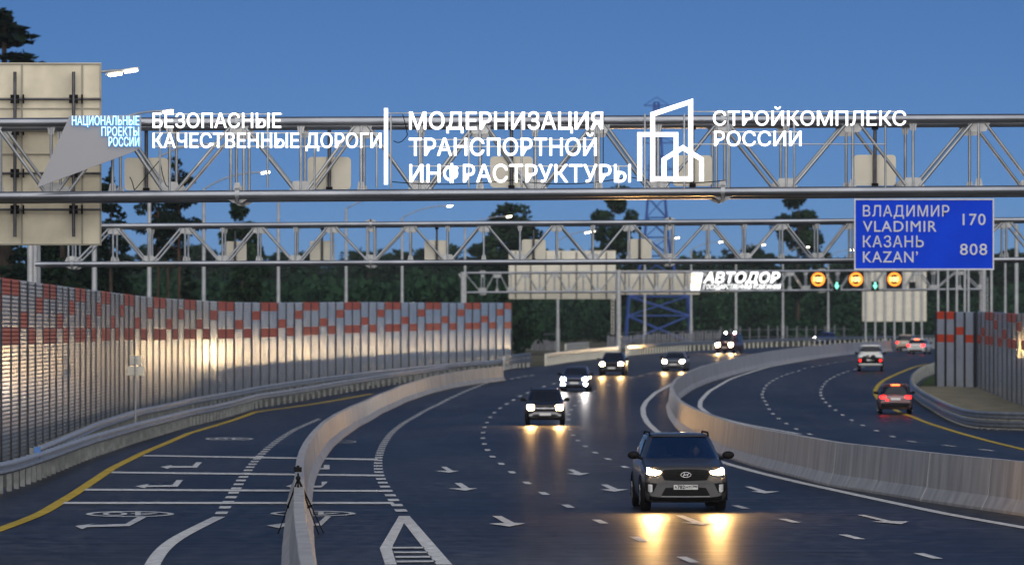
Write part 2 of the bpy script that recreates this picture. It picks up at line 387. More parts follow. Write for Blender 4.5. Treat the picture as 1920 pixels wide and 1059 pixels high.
dash_at('lane_marking', RB, RB, 2.3, .17, M_PAINT)
# thick short dashes of the ramp edges
MD = [(753.5, 961.4), (746, 951.8), (740, 943), (734, 933.5), (728.5, 925.5), (723.8, 918), (719.7, 910.5), (716, 903.5), (713, 896.7), (711, 890), (709.5, 883.5), (708.8, 877.5), (709, 872), (709.3, 866), (710, 860.5), (711, 855), (712.5, 850), (714.5, 844.5), (717.5, 837), (722, 829.5), (728, 820), (735, 812), (744, 804), (753, 797), (762, 791), (775, 783.5), (788, 776), (800, 769), (811, 764), (835, 751.5), (862, 739), (885, 729), (913, 718), (935, 715), (959, 711), (985, 706), (1010, 702)]
def dense(path_px, name, L, gap, wdt, step=.25):
    b = MB(); path = trace(path_px, 0, step, 12); per = int((L+gap)/step); on = int(L/step)
    for i in range(0, len(path)-on-1, per): ribbon(b, path[i:i+on+1], wdt, M_PAINT)
    tag(b.build(name), kind='structure')
dense(MD, 'lane_marking', 1.5, 2.0, .25)
LD = [(414, 966), (421, 955), (427.7, 943), (434, 933), (440, 922), (446, 912), (452, 902), (461, 889), (470, 876), (480, 864), (491, 852), (503, 841), (518, 829), (534, 818), (553, 806), (576, 796), (600, 785)]
dense(LD, 'lane_marking', 1.5, 2.1, .25)
line_marking('edge_marking', [(2050, 1014), (1920, 991.5), (1780, 967), (1630, 935), (1500, 906.5), (1420, 887), (1350, 867), (1290, 843), (1250, 822), (1230, 809), (1215, 794.5), (1206.5, 779), (1205.5, 765), (1211, 754), (1227.6, 738), (1255.7, 722.5), (1285, 710)], .26, M_PAINT)
line_marking('edge_marking', [(1500, 815), (1400, 797), (1330, 778), (1312, 764), (1313.5, 752), (1329.6, 734), (1368, 712), (1439, 689), (1516, 675.5), (1600, 664), (1754, 652)], .24, M_PAINT)
line_marking('edge_marking', [(-240, 1078), (0, 995), (61, 972), (83, 962), (140, 927), (211, 879), (269, 850), (355.6, 813), (432, 790), (480, 772.5), (607, 755), (697, 739)], .27, M_YELL)
line_marking('edge_marking', [(1740, 683), (1716, 688), (1695, 696), (1674, 705), (1658, 713), (1646.5, 722.5), (1641, 732), (1641, 740), (1648, 750), (1668, 764), (1695, 777), (1711, 782), (1746, 796), (1800, 813), (1858, 829), (1920, 844), (2020, 866)], .24, M_YELL)
line_marking('edge_marking', [(411, 971), (370, 991), (330, 1012), (307, 1030), (294, 1046), (285, 1062), (270, 1100)], .25, M_PAINT)
def flat_poly(name, polys, m=M_PAINT, col=None):
    b = MB()
    for pl in polys:
        ps = [unproj(x, y) for x, y in pl]; b.add([(p.x, p.y, zg(p.y)+MK+.004) for p in ps], [tuple(range(len(ps)))], m)
    return tag(b.build(name), kind='structure')
for pl in ([(270, 854.6), (708, 861.8), (709, 864.6), (268, 856.8)], [(211, 886), (719, 891.8), (721, 895), (208, 889)],
           [(161, 918.5), (728, 921), (731, 924.4), (157, 922)], [(121, 943.4), (736, 943.4), (740, 947.2), (117, 947.2)]):
    (ax, ay), (bx, by), (cx, cy), (dx, dy) = pl; n = 14
    flat_poly('cross_marking', [[(lerp(ax, bx, i/n), lerp(ay, by, i/n)), (lerp(ax, bx, (i+1)/n), lerp(ay, by, (i+1)/n)), (lerp(dx, cx, (i+1)/n), lerp(dy, cy, (i+1)/n)), (lerp(dx, cx, i/n), lerp(dy, cy, i/n))] for i in range(n)])
# chevron nose at the foot of the picture
flat_poly('nose_marking', [[(748, 970), (768, 970), (757.5, 983.5), (737, 1025), (712, 1031)], [(712, 1031), (737, 1025), (735, 1034), (744, 1062), (722, 1062)],
                           [(768, 970), (848, 1062), (818, 1062), (757.5, 983.5)],
                           [(736, 1028.5), (794, 1028.5), (797, 1031.3), (736, 1031.3)], [(738, 1037.3), (801, 1037.3), (804, 1040), (739, 1040)],
                           [(741, 1046), (808, 1045.6), (811, 1048.6), (742, 1049)], [(743, 1054.6), (815, 1054), (818, 1057), (744, 1057.6)]])
# straight arrows: (shaft far corner L,R)->(shaft near L,R), head L, tip, head R
def s_arrow(a, b, c, d, hl, tip, hr): flat_poly('arrow_marking', [[a, b, c, d], [hl, d, c, hr, tip]])
s_arrow((827, 877), (837, 877), (849, 884.2), (838, 884.4), (815, 884.6), (842, 888), (861, 884.6))
s_arrow((852, 907.5), (865, 907.5), (880, 917.2), (866, 917.4), (841, 918), (872, 922), (895, 918))
s_arrow((923, 970), (940, 970), (964, 982.5), (946, 983), (917, 984.5), (955, 990), (985, 984))
s_arrow((1064, 882), (1075, 882), (1090, 888.6), (1078, 889), (1062, 889.6), (1086, 893), (1107, 889))
s_arrow((1126, 910.5), (1139, 910.5), (1158, 919), (1144, 919.4), (1124, 919.6), (1152, 924), (1178, 919.6))
s_arrow((1267, 969), (1281, 969), (1316, 982), (1298, 982.5), (1276, 982), (1318, 987), (1344, 983))
s_arrow((1397, 914.5), (1408, 914.5), (1437, 923.2), (1422, 923.2), (1408, 923), (1434, 927.4), (1462, 923.4))
s_arrow((1608, 968), (1621, 968), (1672, 979.6), (1656, 980), (1635, 980.4), (1690, 985.4), (1704, 980.3))
def l_arrow(tip, h1, h2, s0, s1, s2, s3, k0, k1):
    flat_poly('arrow_marking', [[tip, h1, s0, s3, h2], [s0, s1, s2, s3], [s1, k0, k1, s2]])
l_arrow((301, 877), (323, 873.6), (314, 881), (321, 875.6), (361, 875.6), (369, 878.6), (319, 878.6), (368, 868.4), (379, 868.4))
l_arrow((253, 913.6), (280, 909), (272, 917.6), (276, 912.2), (323, 911.6), (333, 914.6), (274, 915), (331, 902), (343, 902))
l_arrow((141, 989), (180, 983.6), (154, 995), (165, 987.2), (235, 985), (243, 989), (163, 991), (258, 972), (275, 972))
l_arrow((536, 914), (551, 908.8), (548, 917), (549, 913.4), (603, 912.6), (603, 916), (548, 916.6), (603, 905), (615, 905))
l_arrow((500, 988), (542, 982.4), (523, 993), (535, 986.6), (595, 984), (603, 988), (533, 990), (610, 970.6), (621, 970.6))
flat_poly('arrow_marking', [[(592, 879.6), (607, 879), (607, 882), (592, 882)], [(607, 873.4), (618, 873.4), (618, 881.8), (607, 881.8)]])
def ring_mark(cx, cy, rx, ry, txt):
    b = MB(); n = 40
    for (ox, oy, r1, r2, k) in ((cx, cy, rx, ry, .86),):
        ps = []
        for i in range(n):
            t = 2*math.pi*i/n
            ps += [(ox+r1*math.cos(t), oy+r2*math.sin(t)), (ox+r1*k*math.cos(t), oy+r2*(k-.1)*math.sin(t))]
        vs = [unproj(*p) for p in ps]
        b.add([(p.x, p.y, zg(p.y)+MK+.004) for p in vs], [(2*i, 2*((i+1) % n), 2*((i+1) % n)+1, 2*i+1) for i in range(n)], M_PAINT)
    if txt:
        gv, gf = glyphs(txt)     # read by drivers coming towards the camera
        vs = [unproj(cx+rx*.62*(1-2*u), cy-ry*.58+ry*1.16*v) for u, v in gv]
        b.add([(p.x, p.y, zg(p.y)+MK+.008) for p in vs], gf, M_PAINT)
    tag(b.build('speed_marking'), kind='structure')
ring_mark(243.5, 966.3, 83, 5.4, '40'); ring_mark(587, 965.3, 80, 5.0, '40'); ring_mark(430, 824, 45, 2.4, '40'); ring_mark(648, 829.5, 20, 2.0, None)

# ------------------------------------------------------------------ concrete barriers
JP = [(-.28, 0), (-.28, .07), (-.155, .30), (-.085, 1.0), (.085, 1.0), (.155, .30), (.27, .07), (.27, 0)]
def barrier(name, path, label, h, wscale=1.0, joint=3.0):
    root = thing(name, (path[0].x, path[0].y, zg(path[0].y)), label, 'concrete barrier')
    b = MB(); rings = []; n = len(path); s = 0.0
    dist = [0]
    for a, c in zip(path, path[1:]): dist.append(dist[-1]+(Vector((c.x-a.x, c.y-a.y))).length)
    seq = []
    for i in range(n):
        seq.append((dist[i], 1.0))
    tot = dist[-1]; j = joint
    while j < min(tot, 400) and joint:
        seq += [(j-.03, 1.0), (j-.015, .9), (j+.015, .9), (j+.03, 1.0)]; j += joint
    seq.sort()
    def at(sv):
        for i in range(n-1):
            if sv <= dist[i+1]:
                t = (sv-dist[i])/max(1e-6, dist[i+1]-dist[i]); p = path[i].lerp(path[i+1], t); q = path[min(i+2, n-1)]-path[max(0, i-1)]
                return p, Vector((q.x, q.y, 0)).normalized()
        q = path[-1]-path[-2]; return path[-1], Vector((q.x, q.y, 0)).normalized()
    rj = random.Random(3); wob = 0
    for sv, k in seq:
        p, t = at(sv); nn = Vector((t.y, -t.x, 0))
        if k < 1: wob = rj.uniform(-.003, .003)
        ring = []
        for o, z in JP:
            q = p+nn*(o*wscale*(1 if z == 0 else k)+wob); ring.append((q.x, q.y, zg(p.y)-.05*(z == 0)+z*h*(1 if k == 1 else .985)+(0 if z == 0 else 0)))
        rings.append(ring)
    b.loft(rings, M_CONC, closed=False, smooth=False, caps=(True, True))
    b.build('barrier_body', root)
    return root
J1 = [(590, 1120), (583, 1085), (577, 1059), (571, 1026), (565, 990), (561, 955), (560, 931), (561, 900), (562, 867), (567, 845), (574, 830), (586, 813), (595, 803), (610, 789), (630, 776), (662, 760), (705, 741), (750, 723), (800, 708), (838, 699.5), (888, 692), (940, 686.5)]
j1 = trace(J1, .93, 1.0, 6)
barrier('concrete_barrier', j1, 'low curved concrete barrier between the ramp and the main road with tripod over it', .93)
J2 = [(2120, 887), (1920, 864.5), (1789, 852.5), (1640, 836), (1577, 830), (1531, 821.5), (1429, 804), (1371, 791), (1342, 780), (1304, 767), (1279, 754), (1264, 739), (1258.5, 724), (1267, 710.5), (1291, 696.5), (1317, 686.5), (1368, 673.5), (1439, 659), (1516, 649.5), (1606, 641.5), (1680, 637.5), (1754, 634.5), (1860, 631)]
j2 = trace(J2, 1.1, 1.2, 5)
barrier('concrete_barrier', j2, 'long pale concrete median barrier curving between the two carriageways', 1.1, 1.05, 6.0)

# ------------------------------------------------------------------ guardrails
WB = [(0, -.155), (.03, -.13), (.075, -.10), (.075, -.055), (.02, -.02), (.02, .02), (.075, .055), (.075, .10), (.03, .13), (0, .155)]
def beam_ring(p, t, zc, side):
    nn = Vector((t.y, -t.x, 0))*side
    out = []
    for o, z in WB:
        q = p+nn*(o+.10); out.append((q.x, q.y, zc+z))
    return out
def guardrail(name, path, label, h, side, step=1.5, double=False, postm=None, beam_m=None, skirt=False):
    """corrugated beam towards `side` (+1 = right of travel direction) on posts"""
    root = thing(name, (path[0].x, path[0].y, zg(path[0].y)), label, 'guardrail')
    n = len(path)
    def tan(i):
        q = path[min(n-1, i+1)]-path[max(0, i-1)]; return Vector((q.x, q.y, 0)).normalized()
    for k in range(2 if double else 1):
        b = MB(); b.loft([beam_ring(path[i], tan(i), zg(path[i].y)+h-.16-.36*k, side) for i in range(n)], beam_m or M_GALV, closed=False, smooth=False)
        b.build('beam', root)
    pts = resample(path, step, 0); cnt = 0; rest = MB()
    for i, p in enumerate(pts):
        q = pts[min(len(pts)-1, i+1)]-pts[max(0, i-1)]; a = math.atan2(q.y, q.x); rot = Matrix.Rotation(a, 3, 'Z')
        b = MB() if cnt < 99 else rest
        t = Vector((q.x, q.y, 0)).normalized(); nn = Vector((t.y, -t.x, 0))*side
        b.box((p.x, p.y, zg(p.y)+(h-.02)/2), (.08, .12, h-.02), postm or M_POLE, rot)
        b.box((p.x+nn.x*.08, p.y+nn.y*.08, zg(p.y)+h-.16), (.07, .07, .2), postm or M_POLE, rot)
        if cnt < 99: b.build('post', root)
        cnt += 1
    if rest.v: tag(rest.build('post', root), kind='stuff')
    return root
M_RBEAM = mat('pale_rail_beam', (.55, .57, .60), (.42, .44, .47), rough=.4, metal=.4, scale=1.5)
M_RPOST = mat('dull_zinc_post', (.32, .33, .32), (.20, .21, .20), rough=.7, metal=.2, scale=4)
lp = sorted(left_path, key=lambda p: p.y)
guardrail('guardrail', lp, 'grey corrugated guardrail beside the yellow line of the left ramp', .78, 1, 2.0, postm=M_RPOST, beam_m=M_RBEAM)
UP = [(60, 838), (102, 822), (178.5, 790), (255, 766), (357, 745), (480, 723.5), (582, 709), (709, 693.5), (837, 681), (900, 676)]
up = trace(UP, .9, 1.5, 6); up = sorted([Vector((p.x, p.y, zg(p.y))) for p in up], key=lambda p: p.y)
gr = guardrail('guardrail', up, 'upper grey guardrail set behind the ramp rail, starting with a blue end plate', .9, 1, 2.0, postm=M_RPOST, beam_m=M_RBEAM)
b = MB(); e = up[0]; b.box((e.x+.14, e.y-.06, zg(e.y)+.70), (.16, .03, .42), mat('blue_end_plate', (.10, .25, .62), rough=.4)); b.build('end_plate', gr)
rp = sorted(right_path, key=lambda p: p.y)
guardrail('guardrail', [p for p in rp if p.y > 170], 'dark topped double guardrail curving round the right shoulder', .78, -1, 1.1, double=True, postm=M_RPOST)
CREAM = mat('lamp_lit_zinc', (.72, .70, .60), (.6, .58, .5), rough=.4, metal=.25, scale=6)  # zinc with the lamplight on it put into the cream base colour
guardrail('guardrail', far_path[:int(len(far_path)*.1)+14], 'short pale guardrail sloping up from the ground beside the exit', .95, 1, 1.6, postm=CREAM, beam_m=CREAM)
k0 = next(i for i, p in enumerate(far_path) if (p.x/p.y*FPX+960) > 1172)
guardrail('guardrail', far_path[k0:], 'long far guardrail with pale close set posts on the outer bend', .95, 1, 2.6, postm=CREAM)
bp = [Vector((q.x, q.y, zg(q.y))) for q in (unproj(1060, 664), unproj(1080, 661), unproj(1102, 660))]
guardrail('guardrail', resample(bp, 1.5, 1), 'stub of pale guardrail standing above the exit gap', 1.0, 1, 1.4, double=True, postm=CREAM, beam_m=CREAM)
bp = [Vector((q.x, q.y, zg(q.y))) for q in (unproj(945, 694), unproj(968, 690), unproj(992, 688))]
guardrail('guardrail', resample(bp, 1.0, 1), 'stacked end of guardrail where the striped wall stops', 1.05, 1, 1.4, double=True)

# ------------------------------------------------------------------ striped noise walls
def noise_wall(label, pts, ncols, side, phase=0, row_h=.5, first_w=None):
    """pts: (x, y, height) along the wall; side +1 = face to the right of travel"""
    root = thing('noise_wall', (pts[0][0], pts[0][1], zg(pts[0][1])), label, 'noise wall')
    L = [0]
    for a, c in zip(pts, pts[1:]): L.append(L[-1]+math.hypot(c[0]-a[0], c[1]-a[1]))
    def at(s):
        for i in range(len(pts)-1):
            if s <= L[i+1]+1e-6:
                t = (s-L[i])/(L[i+1]-L[i]); return [lerp(pts[i][k], pts[i+1][k], t) for k in range(3)]
        return list(pts[-1])
    cw = L[-1]/ncols
    for c in range(ncols+1):
        x, y, h = at(min(c*cw, L[-1])); x2, y2, _ = at(min(c*cw+.5, L[-1])); x1, y1, _ = at(max(0, c*cw-.5))
        a = math.atan2(y2-y1, x2-x1); b = MB()
        b.box((x, y, zg(y)+h/2-.05), (.16, .24, h+.02), M_HPOST, Matrix.Rotation(a, 3, 'Z')); b.build('post', root)
    for c in range(ncols):
        x0, y0, h0 = at(c*cw+.09); x1, y1, h1 = at((c+1)*cw-.09)
        t = Vector((x1-x0, y1-y0, 0)).normalized(); nn = Vector((t.y, -t.x, 0))*side
        b = MB(); j = rnd.uniform(-.012, .012)
        ribs = 4; k = (c+phase) % 5; rows = int(max(h0, h1)/row_h)+1
        z0g, z1g = zg(y0), zg(y1)
        for r in range(rows):
            red = (r == 0 and k in (0, 1)) or (r == 1 and k == 4) or (r == 2 and k == 2) or (r == 3 and k in (0, 1, 3))
            m = M_RED if red else M_LOUV
            for q in range(ribs):
                za = r*row_h+q*row_h/ribs; zb = za+row_h/ribs
                if za > min(h0, h1): continue
                rh = zb-za; prof = [(za, .0), (za+rh*.12, .0345), (za+rh*.40, .0353), (za+rh*.72, .0357), (za+rh*.9, .026), (zb, .0)]
                vs = []
                for dz, o in prof:
                    vs += [(x0+nn.x*(o+.05+j), y0+nn.y*(o+.05+j), z0g+h0-dz), (x1+nn.x*(o+.05+j), y1+nn.y*(o+.05+j), z1g+h1-dz)]
                b.add(vs, [(2*i, 2*i+1, 2*i+3, 2*i+2) for i in range(5)], m)
        bk = -.05
        b.add([(x0+nn.x*bk, y0+nn.y*bk, z0g), (x1+nn.x*bk, y1+nn.y*bk, z1g), (x1+nn.x*bk, y1+nn.y*bk, z1g+h1), (x0+nn.x*bk, y0+nn.y*bk, z0g+h0),
               (x0+nn.x*(.05+j), y0+nn.y*(.05+j), z0g+h0), (x1+nn.x*(.05+j), y1+nn.y*(.05+j), z1g+h1)], [(0, 1, 2, 3), (3, 2, 5, 4)], M_LOUV)
        b.build('panel', root)
    return root
WPX = [(-420, 100, 5.4), (-200, 118, 5.45), (0, 143, 5.54), (240, 215, 5.80), (380, 255, 5.65), (480, 274.8, 5.37), (600, 300, 5.16), (728, 327.4, 4.92), (850, 354, 4.76), (957, 377.4, 4.69)]
wp = [Vector(((x-960)/FPX*d, d, h)) for x, d, h in WPX]
wp = resample(wp, 4.0, 5)
noise_wall('long striped noise wall of grey louvred panels and red squares behind the left ramp', [(p.x, p.y, p.z) for p in wp], 84, 1, 2)
WB_H = 4.75
xa = (1757-960)/FPX*297; xb = (1829-960)/FPX*294
noise_wall('short end section of grey and orange noise wall facing the camera behind the right rail', [(xa, 297, 4.62), (xb, 294, 4.62)], 4, 1, 0, .47)
noise_wall('receding striped noise wall on the right edge beside the sandy verge', [(xb+.15, 293.6, 4.65), ((1920-960)/FPX*257, 257, 4.9), (26.6, 236, 5.0)], 15, -1, 3, .47) if False else \
noise_wall('receding striped noise wall on the right edge beside the sandy verge', [(26.6, 236, 5.0), ((1920-960)/FPX*257, 257, 4.95), (xb+.15, 293.6, 4.66)], 16, -1, 3, .48)

# ------------------------------------------------------------------ gantries
def gantry(label, dl, dr, ytop, ybot, nodes, D, rc, rb, joints, pxa, pxb, posts, gus=.24, post_r=.2):
    def dd(px): return lerp(dl, dr, px/1920)
    def pt(px, lv, k):          # lv: 0 bottom 1 top; k: 0 front 1 rear
        d = dd(px); yy = lerp(*(ytop if lv else ybot), px/1920); p = P(px, yy, d); return p+Vector((0, D*k, 0))
    root = thing('sign_gantry', Vector((pt(960, 0, 0).x, dd(960), zg(dd(960)))), label, 'gantry', 'lattice gantries over the road')
    for lv in (0, 1):
        for k in (0, 1):
            b = MB(); b.tube(pt(pxa, lv, k), pt(pxb, lv, k), rc, M_PIPE, 18); b.build('chord', root)
    bag = {}
    def put(name, mb): bag.setdefault(name, []).append(mb)
    for k in (0, 1):
        for i, (px, ty) in enumerate(nodes):
            t, bt = pt(px, 1, k), pt(px, 0, k)
            gap = .12 if px in joints else 0
            for s in ((-gap, gap) if gap else (0,)):
                b = MB(); b.tube(bt+Vector((s, 0, 0)), t+Vector((s, 0, 0)), rb*.9, M_GALV, 8); put('upright', b)
            if i+1 < len(nodes):
                q, t2 = nodes[i+1]; o = gus*.55
                a = pt(px, 1 if ty == 't' else 0, k); c = pt(q, 1 if t2 == 't' else 0, k)
                sg = -1 if ty == 't' else 1
                b = MB(); b.tube(a+Vector((o, 0, sg*rc)), c+Vector((-o, 0, -sg*rc)), rb, M_GALV, 8); put('diagonal', b)
            for lv in (0, 1):
                b = MB(); p = pt(px, lv, k); big = (ty == 't') == (lv == 1); wv = gus*(1.0 if big else .35); hh = gus*(.85 if big else .75); s = -1 if lv else 1
                zc = p.z+s*rc*.6
                b.slab([(p.x-wv, zc), (p.x+wv, zc), (p.x+wv*.6, zc+s*hh), (p.x-wv*.6, zc+s*hh)], p.y-.012, p.y+.012, M_GUSS); put('gusset_plate', b)
                if k == 0: b = MB(); b.tube(p, pt(px, lv, 1), rb*.8, M_GALV, 8); put('cross_brace', b)
        for px in joints:
            for lv in (0, 1):
                b = MB(); p = pt(px, lv, k); s = -1 if lv == 0 else 1
                b.tube(p+Vector((-.04, 0, 0)), p+Vector((.04, 0, 0)), rc*1.55, M_GALV, 16)
                b.slab([(p.x-gus*.8, p.z+s*rc), (p.x+gus*.8, p.z+s*rc), (p.x+gus*.35, p.z+s*(rc+gus*.28)), (p.x-gus*.35, p.z+s*(rc+gus*.28))], p.y-.015, p.y+.015, M_GUSS)
                b.box((p.x, p.y, p.z+s*(rc+gus*.1)), (.05, .22, gus*.5), M_DARKPIPE)
                put('flange', b)
    for nm, L in bag.items():
        for b in L[:99]: b.build(nm, root)
        if len(L) > 99:
            b = MB()
            for q in L[99:]:
                for f, mi, sm in zip(q.f, q.mi, q.sm): b.add([q.v[i] for i in f], [tuple(range(len(f)))], q.mats[mi], sm)
            tag(b.build(nm, root), kind='stuff')
    for px in posts:
        for k in (0, 1):
            t = pt(px, 1, k); b = MB(); b.tube((t.x, t.y, zg(t.y)), t+Vector((0, 0, .1)), post_r, M_POLE, 14); b.build('post', root)
    return root
def alt(xs, first):
    r = []
    for i, x in enumerate(xs): r.append((x, first if i % 2 == 0 else ('b' if first == 't' else 't')))
    return r
N1 = alt([-130, -18, 96, 211, 318, 445, 564, 677, 787, 900, 1004, 1123, 1234, 1355, 1474, 1599, 1712, 1835, 1948, 2060], 'b')
N1 = [(x, t) for x, t in N1]
g1 = gantry('nearest lattice pipe gantry carrying the white lit lettering across the whole road', 88.7, 91.3, (230, 222), (368, 356), N1, 1.8, .086, .032, (445, 1355), -330, 2330, (-330, 2330), .23)
N2 = alt([135, 212, 279, 347, 417, 484, 554, 621, 695, 769, 839, 907, 975, 1044, 1112, 1180, 1256, 1329, 1397, 1467, 1533, 1598, 1667, 1735, 1808, 1887, 1955], 'b')
N2[8] = (695, 'b'); 
g2 = gantry('second lattice gantry behind the lettered one, with pale box backs along it', 160, 163, (425, 412), (495.5, 486.5), N2, 1.6, .085, .04, (135, 695, 1256, 1808), 66, 2110, (57, 2110), .25, .11)
N3 = alt([868, 905, 932, 958, 985, 1012, 1040, 1067, 1094, 1121, 1158, 1180, 1207, 1234, 1262, 1290, 1318, 1345, 1372, 1400, 1428, 1455, 1482, 1512, 1542, 1572, 1602, 1632, 1662, 1692, 1722, 1752, 1800, 1842], 't')
g3 = gantry('farthest lattice gantry with round orange speed displays and small lit lettering', 428, 432, (517, 505.5), (554, 541.5), N3, 2.2, .10, .055, (905, 1158, 1542), 864, 1846, (868, 1160, 1845), .42, .2)
# ladder beside the middle post of the far gantry
lad = thing('ladder', P(1149, 632, 428.5), 'small steel ladder fixed beside the middle post of the farthest gantry', 'ladder')
b = MB(); a0 = P(1146.5, 626, 429); a1 = P(1151, 626, 429); top = P(1149, 552, 429).z
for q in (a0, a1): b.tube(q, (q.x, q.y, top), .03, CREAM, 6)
z = a0.z
while z < top: b.tube((a0.x, 429, z), (a1.x, 429, z), .02, CREAM, 6); z += .34
b.build('rails', lad)

# ------------------------------------------------------------------ boards seen from behind
def rect(mb, x0, x1, y0, y1, d, th, m):
    a = P(x0, y1, d); c = P(x1, y0, d); mb.box(((a.x+c.x)/2, d+th/2, (a.z+c.z)/2), (c.x-a.x, th, c.z-a.z), m)
d = 91.15
bd = thing('sign_board', P(75, 460, d), 'large cream back of a direction sign with dark support pipes at the left edge', 'sign board')
b = MB(); rect(b, -150, 190, 118, 460, d, .05, M_BOARD)
b.build('panel', bd)
b = MB()
for x in (-72, 41, 154, 188.6): rect(b, x-1.6, x+1.6, 119, 459, d-.022, .02, M_SEAM)
for y in (120, 203.5, 289, 374, 458): rect(b, -150, 188, y-1, y+1, d-.026, .02, M_SEAM)
b.build('seam_strip', bd)
for x in (-82, 28, 138):
    b = MB(); b.tube(P(x, 135, d-.12), P(x, 444, d-.12), .032, M_DARKPIPE, 10); b.build('support_pipe', bd)
for y in (186, 245.5, 325, 393):
    b = MB(); b.tube(P(-150, y, d-.06), P(189, y, d-.06), .024, M_DARKPIPE, 10); b.build('rail_pipe', bd)
    for x in (28, 138):
        b = MB(); q = P(x, y, d-.1)
        for sx in (-.055, .055):
            for sz in (-.05, .05): b.box((q.x+sx, q.y-.02, q.z+sz), (.05, .08, .06), M_BLACK)
        b.box((q.x+.16, q.y, q.z), (.03, .06, .17), M_BLACK); b.build('clamp', bd)
def lane_box(x0, x1, y0, y1, d, yt, label, grp, D=1.8):
    r = thing('lane_sign', P((x0+x1)/2, y1, d), label, 'lane sign', grp)
    b = MB(); a = P(x0, y1, d); c = P(x1, y0, d); rr = .07
    out = []
    for cx, cz, st in ((c.x-rr, a.z+rr, -90), (c.x-rr, c.z-rr, 0), (a.x+rr, c.z-rr, 90), (a.x+rr, a.z+rr, 180)):
        for k in range(4): t = R(st+30*k); out.append((cx+rr*math.cos(t), cz+rr*math.sin(t)))
    b.slab(out, d, d+.12, M_BOARD2)
    q = lerp(x0, x1, .44); rect(b, q-.5, q+.5, y0+1, y1, d-.006, .008, M_SEAM)
    b.build('cabinet', r)
    b = MB(); xm = lerp(x0, x1, .5); b.tube(P(xm, yt, d-.05), P(xm, y1+4, d-.05), .035, M_DARKPIPE, 8)
    for yy in (yt+4, y1-1): q = P(xm, yy, d-.05); b.box(q, (.12, .14, .07), M_BLACK)
    b.build('hanger_pole', r)
for i, (x0, x1, y0, y1) in enumerate([(233.5, 315, 296, 357), (577, 658, 294.5, 355), (919, 999, 293.5, 352), (1262, 1335, 291.5, 349), (1601, 1680, 290.5, 348)]):
    lane_box(x0, x1, y0, y1, 91.2+i*.3, 236, 'pale box back on the nearest gantry, ' + ['right next to the large cream board', 'under the two line white lettering', 'behind the three line lettering', 'behind the outlined building emblem', 'above the blue distance sign'][i], 'lane signs on the nearest gantry')
for i, (x0, x1, y0, y1) in enumerate([(420, 462, 452.5, 491), (581, 627, 451.5, 490), (796, 842, 450.5, 489), (978, 1023, 448.8, 487.5), (1177, 1222, 448, 486.5)]):
    lane_box(x0, x1, y0, y1, 162.6+i*.2, 424, ['smallest left pale box back on the second gantry, below the tall pine', 'second pale box back from the left on the second gantry', 'middle pale box back on the second gantry, above the wall end', 'pale box back on the second gantry in front of the far cream board', 'rightmost pale box back on the second gantry beside the blue pylon'][i], 'lane signs on the second gantry')
def ribbed_board(label, x0, x1, y0, y1, d, ribs, posts=None, m=M_BOARD2):
    r = thing('sign_board', P((x0+x1)/2, y1, d), label, 'sign board')
    b = MB(); rect(b, x0, x1, y0, y1, d, .08, m); b.build('panel', r)
    for x in ribs:
        b = MB(); q = P(x, y1, d)
        if posts: b.tube((q.x, d-.16, zg(d)), (q.x, d-.16, P(x, y0+3, d).z), .12, M_POLE, 8)
        else: b.tube(P(x, y0+2, d-.08), P(x, y1-1, d-.08), .05, M_DARKPIPE, 6)
        b.build('post' if posts else 'support_pipe', r)
    return r
ribbed_board('wide cream sign back with thin ribs behind the left part of the farthest gantry', 954, 1154.5, 470, 560.5, 435, [967, 995, 1023, 1052, 1081, 1109, 1137])
ribbed_board('lower cream sign back continuing to the glowing orange and white emblem', 1156, 1312, 507, 552, 435.5, [1172, 1200, 1228, 1256, 1284])
ribbed_board('freestanding cream sign back on seven posts behind the far guardrail', 1617, 1737, 506, 602.5, 566, [1623, 1641, 1659, 1677, 1694.5, 1712, 1728], True)

# ------------------------------------------------------------------ lit lettering on the nearest gantry
def lettering(label, name, rows, d, m, bold, rails, uprights=(), side=None, depth=.06, cat='lit lettering', railm=None, shear=0.0):
    x0 = min(r[1] for r in rows); y1 = max(r[4] for r in rows)
    root = thing(name, P(x0, y1, d), label, cat)
    for body, xa_, xb_, ya, yb, *sp in rows:
        b = MB(); p0 = P(xa_, yb, d); p1 = P(xb_, ya, d)
        letter_mesh(b, body, p0.x, p1.x, p0.z, p1.z, d, depth, m, bold if yb-ya > 10 else bold*.2, side, space=sp[0] if sp else 1.0, shear=shear)
        b.build('lettering', root)
    for (xa_, xb_, y) in rails:
        b = MB(); b.tube(P(xa_, y, d+depth+.03), P(xb_, y, d+depth+.03), .011, railm or M_GUSS, 6); b.build('rail', root)
    for (x, ya, yb) in uprights:
        b = MB(); b.tube(P(x, ya, d+depth+.06), P(x, yb, d+depth+.06), .02, M_GALV, 6); b.build('bracket', root)
    return root
DL = 88.3
lettering('white glowing two line lettering on the left of the nearest gantry', 'lit_sign', [('БЕЗОПАСНЫЕ', 286, 527, 213.5, 240), ('КАЧЕСТВЕННЫЕ ДОРОГИ', 286, 715, 251, 277.5)], DL, M_WLIT, .012,
          [(286, 530, 214), (286, 716, 249.5), (286, 716, 275)], [(300, 215, 352), (502, 215, 352), (590, 250, 352), (706, 250, 352)])
r = thing('lit_bar', P(723.5, 346, DL), 'thin upright white glowing bar between the two groups of lettering', 'light bar')
b = MB(); rect(b, 720, 727.4, 203, 346, DL, .06, M_WLIT); b.build('light_strip', r)
b = MB(); b.tube(P(733, 216, DL+.1), P(733, 353, DL+.1), .018, M_GALV, 6); b.build('bracket', r)
